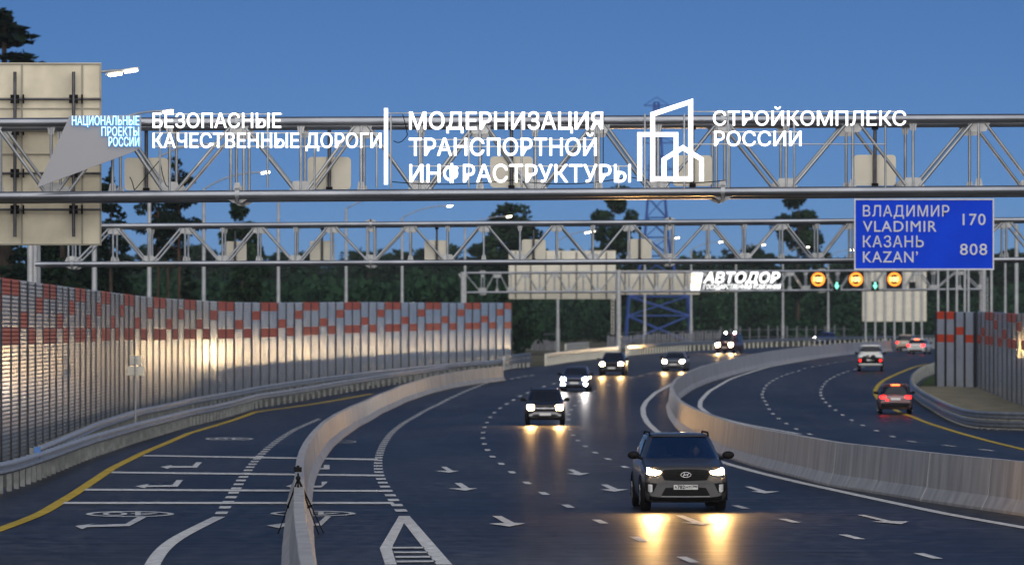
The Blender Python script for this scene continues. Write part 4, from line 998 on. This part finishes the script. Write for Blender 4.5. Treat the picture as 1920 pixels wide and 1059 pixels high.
# driver seen through the windscreen
def head_mesh(mb, c, s=1.0):
    c = Vector(c); nu, nv = 20, 16; rings = []
    for j in range(nv+1):
        ph = -math.pi/2+math.pi*j/nv; r = []
        for i in range(nu):
            th = 2*math.pi*i/nu; x = .077*math.cos(ph)*math.cos(th); y = .098*math.cos(ph)*math.sin(th); z = .118*math.sin(ph)
            if z < 0: x *= 1-.35*(-z/.118); y *= 1-.12*(-z/.118)
            f = math.exp(-((th-1.5*math.pi)/.16)**2)
            y -= .024*f*math.exp(-((z+.012)/.022)**2)                      # nose
            y += .010*sum(math.exp(-((th-1.5*math.pi-k)/.17)**2) for k in (-.38, .38))*math.exp(-((z-.018)/.014)**2)   # eye sockets
            y -= .006*math.exp(-((th-1.5*math.pi)/.3)**2)*math.exp(-((z+.055)/.012)**2)      # lips
            r.append(c+Vector((x, y, z))*s)
        rings.append(r)
    mb.loft(rings, M_SKIN)
dpos = c1.root.matrix_basis @ Vector((.36, .10, .55))
dr = thing('person', (0, 0, 0), 'driver in a grey jacket sitting behind the windscreen of the nearest car', 'person')
dr.location = c1.root.location+Matrix.Rotation(yaw, 3, 'Z') @ Vector((.38, -.02, .42)); dr.rotation_euler = (0, 0, yaw)
def skin_body(name, verts, edges, radii, m, parent):
    me = bpy.data.meshes.new(name); me.from_pydata(verts, edges, []); o = bpy.data.objects.new(name, me); COL.objects.link(o); o.parent = parent
    md = o.modifiers.new('skin', 'SKIN'); md.use_smooth_shade = True
    for v, r_ in zip(me.skin_vertices[0].data, radii): v.radius = r_
    me.skin_vertices[0].data[0].use_root = True
    sb = o.modifiers.new('sub', 'SUBSURF'); sb.levels = 1; sb.render_levels = 2; me.materials.append(m); return o
V = [(0, .06, .12), (0, .08, .33), (0, .09, .52), (0, .08, .62), (0, .065, .70),
     (-.17, .08, .55), (-.21, -.10, .36), (-.15, -.33, .42), (.17, .08, .55), (.21, -.10, .36), (.15, -.33, .42), (-.10, -.30, .16), (.10, -.30, .16), (-.11, -.42, -.12), (.11, -.42, -.12)]
Ed = [(0, 1), (1, 2), (2, 3), (3, 4), (2, 5), (5, 6), (6, 7), (2, 8), (8, 9), (9, 10), (0, 11), (0, 12), (11, 13), (12, 14)]
Rr = [(.16, .12), (.155, .115), (.15, .10), (.065, .065), (.055, .055), (.06, .06), (.048, .048), (.032, .032), (.06, .06), (.048, .048), (.032, .032), (.085, .085), (.085, .085), (.06, .06), (.06, .06)]
skin_body('body', V, Ed, Rr, M_CLOTH, dr)
b = MB(); head_mesh(b, (0, .05, .80)); b.build('head', dr, world=False)
b = MB(); rings = []
for j in range(7):
    ph = lerp(.12, math.pi/2, j/6); rings.append([(.082*math.cos(ph)*math.cos(2*math.pi*i/18), .05+.012+.10*math.cos(ph)*math.sin(2*math.pi*i/18), .82+.112*math.sin(ph)) for i in range(18)])
b.loft(rings, M_HAIR); b.build('hair', dr, world=False)
for sx in (-1, 1):
    b = MB(); h = Vector((sx*.15, -.36, .43)); b.ell(h, (.036, .045, .03), M_SKIN)
    for k in range(4):
        a0 = h+Vector((sx*-.012+(k-1.5)*.018, -.035, .012)); a1 = a0+Vector((0, -.03, -.012)); a2 = a1+Vector((0, -.004, -.03)); b.tube(a0, a1, .009, M_SKIN, 6); b.tube(a1, a2, .008, M_SKIN, 6)
    b.tube(h+Vector((-sx*.03, -.01, 0)), h+Vector((-sx*.045, -.04, .01)), .010, M_SKIN, 6); b.build('hand', dr, world=False)
b = MB(); n = 24; cc = Vector((.38, -.46, .86))
for i in range(n):
    a0, a1 = 2*math.pi*i/n, 2*math.pi*(i+1)/n; b.tube(cc+Vector((.18*math.cos(a0), .06*math.sin(a0), .17*math.sin(a0))), cc+Vector((.18*math.cos(a1), .06*math.sin(a1), .17*math.sin(a1))), .014, M_BLACK, 6)
c1.part(b, 'steering_wheel')
for sx in (-.38, .38):
    b = MB(); b.box((sx, .22, .82), (.48, .14, .62), M_SEAT); b.box((sx, .25, 1.24), (.26, .10, .20), M_SEAT); c1.part(b, 'seat')
b = MB(); b.box((0, -.72, .98), (1.4, .5, .14), M_SEAT); c1.part(b, 'dashboard')

# --- oncoming cars farther up the road
def front_kit(c, lamp_cols, m, grille, low, fogs=None, plate_z=.5, bar=None, hz=.74, hx=.66, power=500, col=(1, .58, .22)):
    c.windscreen(); c.windscreen(M_GLASS, -1, 'rear_window'); c.mirrors(c.belt+.03, -c.L/2+1.35)
    c.sym('headlight', lamp_cols, m, off=.02)
    c.decal('grille', grille, M_GRILL, nx=4); c.decal('lower_grille', low, M_BLACK, nx=4)
    if bar: c.decal('grille_bar', bar, M_CHROME, nx=4, off=.022)
    c.plate(plate_z)
    if power: c.beams(hx, hz, power, col)
HL = lambda x0, x1, z0, z1: [(x0, z0+.03, z1-.03), (lerp(x0, x1, .3), z0, z1), (lerp(x0, x1, .75), z0, z1), (x1, z0+.04, z1-.01)]
GR = lambda x, z0, z1: [(-x, z0+.02, z1-.02), (-x*.85, z0, z1), (0, z0-.01, z1+.005), (x*.85, z0, z1), (x, z0+.02, z1-.02)]
yaw = heading(LANE1, 1021, 799)
c2 = Car('crossover_car', 'black crossover with roof rails and silver bumper trim in the middle lane', 'car', front_pos(1022, 798, yaw, 4.3), yaw, L=4.3, W=1.80, Hh=1.64, belt=1.06, hood=.97, cowl=1.09, ws=1.15, wst=1.85, paint=paint('black_car_paint', (.018, .018, .022)), zb=.24, wheel=.35, rails=True, sc=.97)
front_kit(c2, HL(.50, .80, .70, .92), M_HEADC, GR(.50, .66, .86), GR(.5, .36, .44), bar=GR(.48, .755, .79), hz=.8, power=150)
c2.side_windows(SUVSIDE); c2.decal('bumper_trim', [(-.62, .42, .52), (-.5, .50, .60), (0, .52, .60), (.5, .50, .60), (.62, .42, .52)], M_RIM, off=.02)
b = MB(); b.tube((0, c2.hit(0, .77, 1)-.05, .72), (0, c2.hit(0, .77, 1)-.05, .83), .045, M_CHROME, 4); c2.part(b, 'emblem')
c2.sym('fog_lamp', HL(.60, .72, .42, .50), M_FOGOFF, off=.02)
yaw = heading(LANE1, 1080, 734)
c3 = Car('hatchback_car', 'blue grey car with four glaring white lamps behind the black crossover', 'car', front_pos(1077, 735, yaw, 4.2), yaw, L=4.2, W=1.74, Hh=1.52, belt=.96, hood=.86, cowl=.98, ws=1.05, wst=1.85, paint=paint('blue_grey_car_paint', (.07, .085, .14)), zb=.17, wheel=.31, sc=.98)
front_kit(c3, HL(.52, .80, .64, .82), M_HEADX, GR(.42, .60, .74), GR(.55, .24, .38), hz=.7, power=350, col=(1, .92, .85)); c3.side_windows(SUVSIDE)
c3.sym('fog_lamp', HL(.58, .78, .34, .50), M_HEADB, off=.025)
yaw = heading(LANE2, 1147, 720)
c4_ = Car('crossover_car', 'black crossover with warm round headlights ahead of the outer guardrail', 'car', front_pos(1147, 704.5, yaw, 4.3), yaw, L=4.3, W=1.80, Hh=1.62, belt=1.04, hood=.95, cowl=1.07, ws=1.15, wst=1.85, paint=paint('black_car_paint', (.018, .018, .022)), zb=.24, wheel=.35, sc=.95)
front_kit(c4_, HL(.50, .80, .68, .90), M_HEADF, GR(.46, .64, .84), GR(.6, .36, .46), hz=.8, power=300)
c4_.side_windows(SUVSIDE)
yaw = heading(LANE2, 1240, 696)
c5 = Car('sedan_car', 'grey sedan with yellowish headlights passing the tip of the median barrier', 'car', front_pos(1263, 697, yaw, 4.3), yaw, L=4.3, W=1.74, Hh=1.47, belt=.93, hood=.84, cowl=.95, ws=1.1, wst=1.9, rb=.4, rt=1.0, paint=paint('mid_grey_car_paint', (.14, .15, .17)), zb=.17, wheel=.31, sc=.95)
front_kit(c5, HL(.50, .80, .62, .82), M_HEADF, GR(.42, .58, .72), GR(.6, .26, .40), hz=.7, power=300); c5.side_windows(SUVSIDE)
yaw = .62
c6 = Car('van_car', 'dark red tall van with small lamps on its roof edge on the far bend', 'van', front_pos(1359, 663, -.3, 4.7), -.3, L=4.7, W=1.95, Hh=2.1, belt=1.25, hood=1.12, cowl=1.27, ws=.9, wst=1.5, rb=.1, rt=.3, paint=paint('dark_red_car_paint', (.10, .02, .025)), zb=.3, wheel=.38, wr=3.7, hwt=.86, sc=.92)
front_kit(c6, HL(.54, .84, .74, 1.02), M_HEADV, GR(.48, .74, 1.0), GR(.7, .4, .55), hz=.9, hx=.7, power=1500, plate_z=.6, col=(1, .85, .6))
for x_ in (-.25, .72):
    b = MB(); b.ell((x_, c6.y0t+.1, c6.zt+.10), (.09, .07, .07), M_HEADX); c6.part(b, 'roof_lamp')
c6.side_windows([(-.9, .1, .3, .02), (.2, 1.2, .02, 0), (1.3, 2.1, 0, -.1)])
c7 = Car('hatchback_car', 'small blue car with white headlights far away in front of the guardrail', 'car', front_pos(1539, 646, -.4, 4.1), -.4, L=4.1, W=1.72, Hh=1.5, belt=.96, hood=.86, cowl=.98, ws=1.0, wst=1.8, paint=paint('blue_car_paint', (.02, .05, .22)), zb=.18, wheel=.31, sc=1.0)
front_kit(c7, HL(.52, .80, .62, .82), M_HEADX, GR(.4, .58, .72), GR(.6, .26, .4), power=0); c7.side_windows(SUVSIDE)

# --- cars driving away on the right carriageway (their rear faces the camera)
def rear_kit(c, lamp_cols, m, plate_z, low, win=True, zl=.03):
    if win: c.windscreen(M_GLASS, -1, 'rear_window', zl=zl)
    c.windscreen(); c.mirrors(c.belt+.03, -c.L/2+1.35)
    c.sym('tail_lamp', lamp_cols, m, d=-1, off=.02); c.plate(plate_z, -1)
    c.decal('bumper', low, M_BLACK, d=-1, nx=4, off=.012)
yaw = heading(RB, 1580, 770)-.02+math.pi
r1 = Car('crossover_car', 'glow tinted silver crossover braking with bright red tail lamps near the right guardrail', 'car', front_pos(1679, 777, yaw-math.pi, 4.3), yaw, L=4.3, W=1.82, Hh=1.60, belt=1.02, hood=.95, cowl=1.05, ws=1.1, wst=1.8, rb=.15, rt=.5, paint=paint('silver_car_paint_red_glow', (.22, .13, .135)), zb=.24, wheel=.34, sc=.92, hwt=.82)  # silver body; the red glow of its tail lamps is mixed into the paint
rear_kit(r1, [(.52, .86, .97), (.62, .84, .99), (.74, .83, .98), (.84, .85, .95)], M_TAIL, .80, [(-.86, .24, .58), (-.5, .24, .60), (0, .24, .61), (.5, .24, .60), (.86, .24, .58)]); r1.side_windows(SUVSIDE)
b = MB(); b.box((0, r1.y1t+.0, r1.zt+.035), (.46, .09, .075), M_BRAKE); r1.part(b, 'brake_lamp')
b = MB(); b.box((.45, r1.hit(.45, .74, -1)+.02, .74), (.13, .03, .06), M_TAIL); r1.part(b, 'rear_fog_lamp')
b = MB(); b.box((0, r1.y1t-.05, r1.zt+.06), (1.2, .3, .03), r1.paint); r1.part(b, 'roof_spoiler')
yaw = heading(RB, 1600, 694)*.55+math.pi
WHT = paint('white_car_paint', (.62, .62, .60), .0, .4)
r2 = Car('pickup_car', 'white topped tall pickup with black lower tail and two dim red lamps', 'pickup', front_pos(1632, 697, yaw-math.pi, 4.7), yaw, L=4.7, W=1.86, Hh=1.92, belt=1.22, hood=1.08, cowl=1.2, ws=1.2, wst=1.75, rb=.06, rt=.22, paint=WHT, zb=.34, wheel=.38, wr=3.75, hwt=.80, sc=.97, tail=.92)
rear_kit(r2, [(.66, .70, .84), (.74, .69, .86), (.80, .71, .84)], M_TAILD, .80, [(-.92, .36, .96), (-.80, .34, .98), (-.5, .34, 1.0), (0, .34, 1.0), (.5, .34, 1.0), (.80, .34, .98), (.92, .36, .96)], zl=.20)
r2.side_windows([(-.9, .1, .3, .02), (.2, 1.2, .02, 0), (1.3, 2.0, 0, -.1)])
b = MB(); b.tube((-.2, 2.42, .98), (-.2, 2.60, .98), .20, M_TYRE, 20); b.tube((.1, 2.38, 1.12), (.55, 2.38, 1.02), .05, M_BLACK, 8); r2.part(b, 'spare_wheel')
r3c = Car('sedan_car', 'white car with red lamps farthest up the right carriageway', 'car', front_pos(1718, 664.5, -.25, 4.3), math.pi-.25, L=4.3, W=1.74, Hh=1.48, belt=.96, hood=.86, cowl=.97, ws=1.1, wst=1.9, rb=.25, rt=.75, paint=WHT, zb=.2, wheel=.31, sc=1.0)
rear_kit(r3c, HL(.52, .82, .72, .90), M_TAIL, .78, [(-.84, .2, .42), (0, .2, .44), (.84, .2, .42)]); r3c.side_windows(SUVSIDE)
b = MB(); b.box((0, r3c.y1t+.1, r3c.zt-.04), (.4, .08, .06), M_BRAKE); r3c.part(b, 'brake_lamp')
r4 = Car('hatchback_car', 'beige car with blue tinted rear window partly hidden by the farthest white car', 'car', front_pos(1697, 658.5, -.2, 4.3), math.pi-.2, L=4.3, W=1.76, Hh=1.60, belt=1.0, hood=.9, cowl=1.0, ws=1.1, wst=1.8, rb=.15, rt=.5, paint=paint('beige_car_paint', (.46, .36, .27), .1, .4), zb=.22, wheel=.33, sc=1.05)
rear_kit(r4, HL(.60, .84, .74, .92), M_TAILD, .78, [(-.84, .22, .46), (0, .22, .48), (.84, .22, .46)]); r4.side_windows(SUVSIDE)

# ------------------------------------------------------------------ trees, bushes, far wood
def leaf_cloud(mb, centres, m, n, size, rs, flat=0.0):
    """leaf-sized faces spread through clumps: centres = (x, y, z, radius x, radius z)"""
    for cx, cy, cz, rx, rz in centres:
        for _ in range(n):
            while True:
                a, b_, c = rs.uniform(-1, 1), rs.uniform(-1, 1), rs.uniform(-1, 1)
                q = a*a+b_*b_+c*c
                if .15 < q <= 1: break
            p = Vector((cx+a*rx, cy+b_*rx, cz+c*rz)); s_ = size*rs.uniform(.6, 1.3)
            u = Vector((rs.gauss(0, 1), rs.gauss(0, 1), rs.gauss(0, 1)*(1-flat))).normalized(); v = u.orthogonal().normalized(); v.rotate(Matrix.Rotation(rs.uniform(0, 6.28), 3, u))
            mb.add([p-u*s_*.5, p+v*s_*.36, p+u*s_*.5, p-v*s_*.36], [(0, 1, 2, 3)], m)
def make_tree(kind, rs):
    """trunk and crown for a tree one unit = one metre, about 20 m tall"""
    tr, cr = MB(), MB()
    if kind == 'broad':
        tr.tube((0, 0, -.5), (.2, 0, 8), .28, M_BARK, 8, .18); tr.tube((.2, 0, 8), (0, .1, 17), .18, M_BARK, 7, .05)
        cs = []
        for i in range(26):
            z = rs.uniform(6.5, 19); r = 3.4*math.sin(math.pi*min(1, (z-4.5)/15.5))**.7; a = rs.uniform(0, 6.28); k = rs.uniform(.3, 1.0)
            c = (r*k*math.cos(a), r*k*math.sin(a), z, rs.uniform(.9, 1.7), rs.uniform(.8, 1.5)); cs.append(c)
            if i % 2 == 0: tr.tube((.1, 0, z-2.0), c[:3], .07, M_BARK, 5, .02)
        leaf_cloud(cr, cs, M_LEAF, 150, .66, rs)
    elif kind == 'spruce':
        tr.tube((0, 0, -.5), (0, 0, 20.2), .26, M_BARK, 8, .02)
        z = 2.2
        while z < 20:
            r = 3.3*(1-z/20.5)**.85+.12; n = max(5, int(13*(1-z/22)))
            for i in range(n):
                a = 6.28*i/n+rs.uniform(-.3, .3); l = r*rs.uniform(.7, 1.12); d = Vector((math.cos(a), math.sin(a), 0)); nl = max(3, int(l*7))
                for k in range(nl):
                    t = (k+.6)/nl; p = d*(l*t)+Vector((0, 0, z-.55*l*t*t+rs.uniform(-.12, .12))); s_ = .62*rs.uniform(.7, 1.2)
                    u = (d+Vector((rs.uniform(-.7, .7), rs.uniform(-.7, .7), rs.uniform(-.5, .1)))).normalized(); v = u.cross(Vector((0, 0, 1))).normalized(); v = (v+Vector((0, 0, rs.uniform(-.7, .7)))).normalized()
                    cr.add([p-u*s_*.5, p+v*s_*.34, p+u*s_*.5, p-v*s_*.34], [(0, 1, 2, 3)], M_NEED)
            z += .62
    elif kind == 'fir':   # dense ragged cone of clumps
        tr.tube((0, 0, -.5), (0, 0, 20), .3, M_BARK, 8, .03); cs = []
        for i in range(150):
            z = 2.5+17.3*(1-rs.random()**.75); r = 3.6*(1-z/20.6)**.8; a = rs.uniform(0, 6.28); k = rs.uniform(.25, 1.0)**.6; w_ = .35+.12*r
            cs.append((r*k*math.cos(a), r*k*math.sin(a), z-.25*r*k, w_, w_*.6))
        cs.append((0, 0, 19.9, .12, .5)); cs.append((0, 0, 19.2, .25, .6))
        leaf_cloud(cr, cs, M_NEED, 30, .42, rs)
    else:   # pine: bare trunk, flat clumps near the top
        tr.tube((0, 0, -.5), (.25, 0, 12), .22, M_PBARK, 8, .14); tr.tube((.25, 0, 12), (.1, .1, 19.3), .14, M_PBARK, 7, .04)
        cs = []
        for i in range(17):
            z = rs.uniform(12, 19.6); r = 2.7*(1-((z-14.5)/7.5)**2*.75); a = rs.uniform(0, 6.28); k = rs.uniform(.15, 1)
            c = (r*k*math.cos(a), r*k*math.sin(a), z, rs.uniform(.7, 1.25), rs.uniform(.35, .65)); cs.append(c); tr.tube((.18, 0, z-.8), c[:3], .06, M_PBARK, 5, .02)
        leaf_cloud(cr, cs, M_NEED, 85, .5, rs)
    return tr, cr
PROTO = {}
def proto(kind, k):
    if (kind, k) not in PROTO:
        tr, cr = make_tree(kind, random.Random(hash((len(kind), k)) % 9999+k*17)); PROTO[(kind, k)] = (tr.mesh('trunk'), cr.mesh('crown'))
    return PROTO[(kind, k)]
KN = {'fir': 'spruce_tree', 'broad': 'broadleaf_tree', 'spruce': 'spruce_tree', 'pine': 'pine_tree'}
def tree(kind, px, d, ytop, label, group, k=0, wid=1.0, z0=None):
    x = (px-960)/FPX*d; zb = zg(d); h = HCAM+(HORIZON-ytop)/FPX*d-zb; s_ = h/20.0
    r = thing(KN[kind], (x, d, zb), label, 'tree', group, rnd.uniform(0, 6.28)); r.scale = (s_*wid, s_*wid, s_)
    for nm, me in zip(('trunk', 'crown'), proto(kind, k)):
        o = bpy.data.objects.new(nm, me); COL.objects.link(o); o.parent = r
    return r
tree('fir', 8, 300, 30, 'tall dark spruce rising above the cream board in the top left corner', None, 0, 2.6)
tree('fir', 118, 262, 150, 'dark spruce hidden behind the cream board, its lower branches showing under it', None, 1, 1.2)
tree('fir', 208, 285, 322, 'ragged spruce just right of the cream board', None, 2, 1.05)
tree('fir', 60, 245, 330, 'lower dark spruce right behind the wall below the cream board', None, 2, 1.2)
tree('pine', 338, 330, 296, 'pine with a tall layered crown between the first two lamp poles', None, 0, .85)
tree('pine', 318, 338, 372, 'shorter pine with reddish trunk beside the tall layered pine', None, 2, .8)
tree('pine', 294, 318, 318, 'slender pine with its crown behind the lower pipe of the nearest gantry', None, 1, .7)
tree('broad', 455, 395, 368, 'leafy tree above the smallest box back on the second gantry', None, 0, .8)
tree('broad', 960, 590, 362, 'broad leafy tree standing above the wide cream sign back', None, 1, 1.15)
tree('broad', 1150, 600, 345, 'tall leafy tree left of the blue pylon', None, 2, .95)
tree('broad', 1497, 640, 348, 'tall leafy tree left of the blue distance sign', None, 0, 1.0)
tree('broad', 462, 360, 490, 'small dark round tree behind the wall', None, 2, 1.1)
tree('fir', 352, 330, 500, 'small dark spruce close behind the striped wall', None, 0, 1.2)
tree('broad', 100, 255, 480, 'dark leafy tree right behind the left wall', None, 2, 1.4)
tree('broad', 195, 290, 478, 'dark leafy tree behind the wall beside the second lamp pole', None, 1, 1.5)
G = 'trees of the far tree line'
k = 0
for px in range(-140, 2100, 31):
    y = 475+18*math.sin(px*.013)+rnd.uniform(-14, 16)
    if 480 < px < 760: y = min(y, 470)
    if 1250 < px < 1360: y = 482
    kd = rnd.choice(['broad', 'broad', 'broad', 'spruce'])
    tree(kd, px+rnd.uniform(-10, 10), rnd.uniform(690, 800), y, 'dark leafy tree in the far tree line' if kd == 'broad' else 'dark pointed spruce in the far tree line', G, k % 3, 1.5 if kd == 'broad' else 1.25); k += 1
G2 = 'bushes behind the road'
def bush_proto(seed):
    rs = random.Random(seed); b = MB(); cs = []
    for i in range(16): a = rs.uniform(0, 6.28); r = rs.uniform(0, 2.2); cs.append((r*math.cos(a), r*math.sin(a), rs.uniform(.6, 3.6), rs.uniform(.8, 1.4), rs.uniform(.7, 1.1)))
    leaf_cloud(b, cs, M_BUSH, 60, .5, rs); return b.mesh('bush')
BP = [bush_proto(i) for i in range(3)]
k = 0
for px in list(range(200, 980, 27)):      # rows of bushes between the left wall and the tree line
    for dd_, y in ((455+rnd.uniform(-12, 25), 508+rnd.uniform(-9, 14)), (560+rnd.uniform(-20, 30), 500+rnd.uniform(-8, 14))):
        x = (px+rnd.uniform(-9, 9)-960)/FPX*dd_; h = HCAM+(HORIZON-y)/FPX*dd_-zg(dd_)
        o = bpy.data.objects.new('bush', BP[k % 3]); COL.objects.link(o); o.location = (x, dd_, zg(dd_)-.3); o.scale = (h/4.6*.75, h/4.6*.75, h/4.6); o.rotation_euler = (0, 0, rnd.uniform(0, 6.28)); tag(o, 'dense dark green bush behind the left striped wall', 'bush', 'bushes behind the left wall'); k += 1
for px in list(range(960, 2060, 30)):
    for dd_, y in ((650+rnd.uniform(-12, 14), 566+rnd.uniform(-16, 12)), (690+rnd.uniform(-8, 10), 525+rnd.uniform(-14, 12))):
        x = (px+rnd.uniform(-9, 9)-960)/FPX*dd_; h = HCAM+(HORIZON-y)/FPX*dd_-zg(dd_)
        o = bpy.data.objects.new('bush', BP[k % 3]); COL.objects.link(o); o.location = (x, dd_, zg(dd_)-.3); o.scale = (h/4.6*.85, h/4.6*.85, h/4.6); o.rotation_euler = (0, 0, rnd.uniform(0, 6.28)); tag(o, 'dark green bush beyond the far guardrail', 'bush', 'bushes beyond the far guardrail'); k += 1
# the wood behind the tree line, one mass
b = MB(); rs = random.Random(5); cs = []
for px in range(-200, 2140, 14):
    for d in (850, 900):
        x = (px-960)/FPX*d; top = HCAM+(HORIZON-(492+14*math.sin(px*.021+d)+rs.uniform(-8, 8)))/FPX*d; z = zg(d)+.5
        while z < top: cs.append((x+rs.uniform(-1, 1), d+rs.uniform(-6, 6), z, 1.9, 1.5)); z += 2.3
leaf_cloud(b, cs, M_LEAF, 16, 1.5, rs); tag(b.build('forest'), 'dark wood closing the view behind the tree line', None, None, 'stuff')

# ------------------------------------------------------------------ blue pylon
dp = 628.0
py_ = thing('power_pylon', P(1234, 632, dp), 'blue lattice power pylon standing behind the far guardrail', 'pylon')
LV = [(632, 61), (592, 58), (556, 55), (520, 36), (480, 27), (445, 22), (408, 19), (370, 16), (335, 13.5), (300, 11), (265, 9), (232, 7), (192, 4)]
def pc(i, sx, sy):
    y, hw = LV[i]; p = P(1234 if i < 3 else 1231, y, dp); h = hw/FPX*dp
    zz = zg(dp) if i == 0 else p.z
    return Vector((p.x+sx*h, dp+sy*h, zz))
CN = [(-1, -1), (1, -1), (1, 1), (-1, 1)]
for sx, sy in CN:
    b = MB(); b.poly_tube([pc(i, sx, sy) for i in range(len(LV))], .14, M_PYL, 6); b.build('leg', py_)
for i in range(len(LV)-1):
    b = MB(); rr = .10 if i < 3 else .065
    for (a, c) in zip(CN, CN[1:]+CN[:1]):
        b.tube(pc(i, *a), pc(i+1, *c), rr, M_PYL, 5, caps=False); b.tube(pc(i, *c), pc(i+1, *a), rr, M_PYL, 5, caps=False); b.tube(pc(i+1, *a), pc(i+1, *c), rr, M_PYL, 5, caps=False)
    b.build('lattice_panel', py_)
for y, hw in ((198, 24), (268, 34), (318, 30)):
    b = MB(); p = P(1231, y, dp); h = hw/FPX*dp; b.tube((p.x-h, dp, p.z), (p.x+h, dp, p.z), .07, M_PYL, 5); b.tube((p.x-h, dp, p.z), (p.x, dp, p.z+1.1), .05, M_PYL, 5); b.tube((p.x+h, dp, p.z), (p.x, dp, p.z+1.1), .05, M_PYL, 5); b.build('cross_arm', py_)

# ------------------------------------------------------------------ picket fence beyond the guardrail
def picket_fence(label, pxs, d0, d1, ytops, gap, wd):
    n = int(abs(pxs[1]-pxs[0])/gap); x0 = (pxs[0]-960)/FPX*d0; r = thing('picket_fence', (x0, d0, zg(d0)), label, 'fence')
    for i in range(n):
        t = i/max(1, n-1); d = lerp(d0, d1, t); px = lerp(pxs[0], pxs[1], t)+rnd.uniform(-.6, .6); x = (px-960)/FPX*d; top = P(px, lerp(*ytops, t)+rnd.uniform(-2, 2), d).z; z0 = zg(d)
        b = MB(); b.box((x, d, (z0+top)/2), (wd, .06, top-z0), M_FENCE)
        if n < 100: b.build('picket', r)
    b = MB(); a = Vector(((pxs[0]-960)/FPX*d0, d0+.06, zg(d0)+.8)); c = Vector(((pxs[1]-960)/FPX*d1, d1+.06, zg(d1)+.8)); b.tube(a, c, .04, M_FENCE, 5); b.tube(a+Vector((0, 0, .9)), c+Vector((0, 0, .9)), .04, M_FENCE, 5); b.build('fence_rail', r)
picket_fence('grey picket fence right of the left striped wall end', (963, 1040), 505, 500, (637, 639), 4.6, .2)
picket_fence('grey picket fence behind the tall middle gantry post', (1140, 1350), 520, 575, (630, 621), 5.2, .22)
picket_fence('thin fence posts in front of the dark bushes on the far bend', (1352, 1760), 590, 680, (614, 606), 17, .14)

# ------------------------------------------------------------------ evening air
hm = bpy.data.materials.new('evening_air'); hm.use_nodes = True; ht = hm.node_tree; ht.nodes.clear()
ho = ht.nodes.new('ShaderNodeOutputMaterial'); hv = ht.nodes.new('ShaderNodeVolumePrincipled')
hv.inputs['Color'].default_value = (.80, .86, .94, 1); hv.inputs['Density'].default_value = .00008; hv.inputs['Anisotropy'].default_value = .0
ht.links.new(hv.outputs[0], ho.inputs['Volume'])
b = MB(); b.box((0, 1150, 28), (1420, 2540, 60), hm); tag(b.build('haze', world=False), kind='stuff')
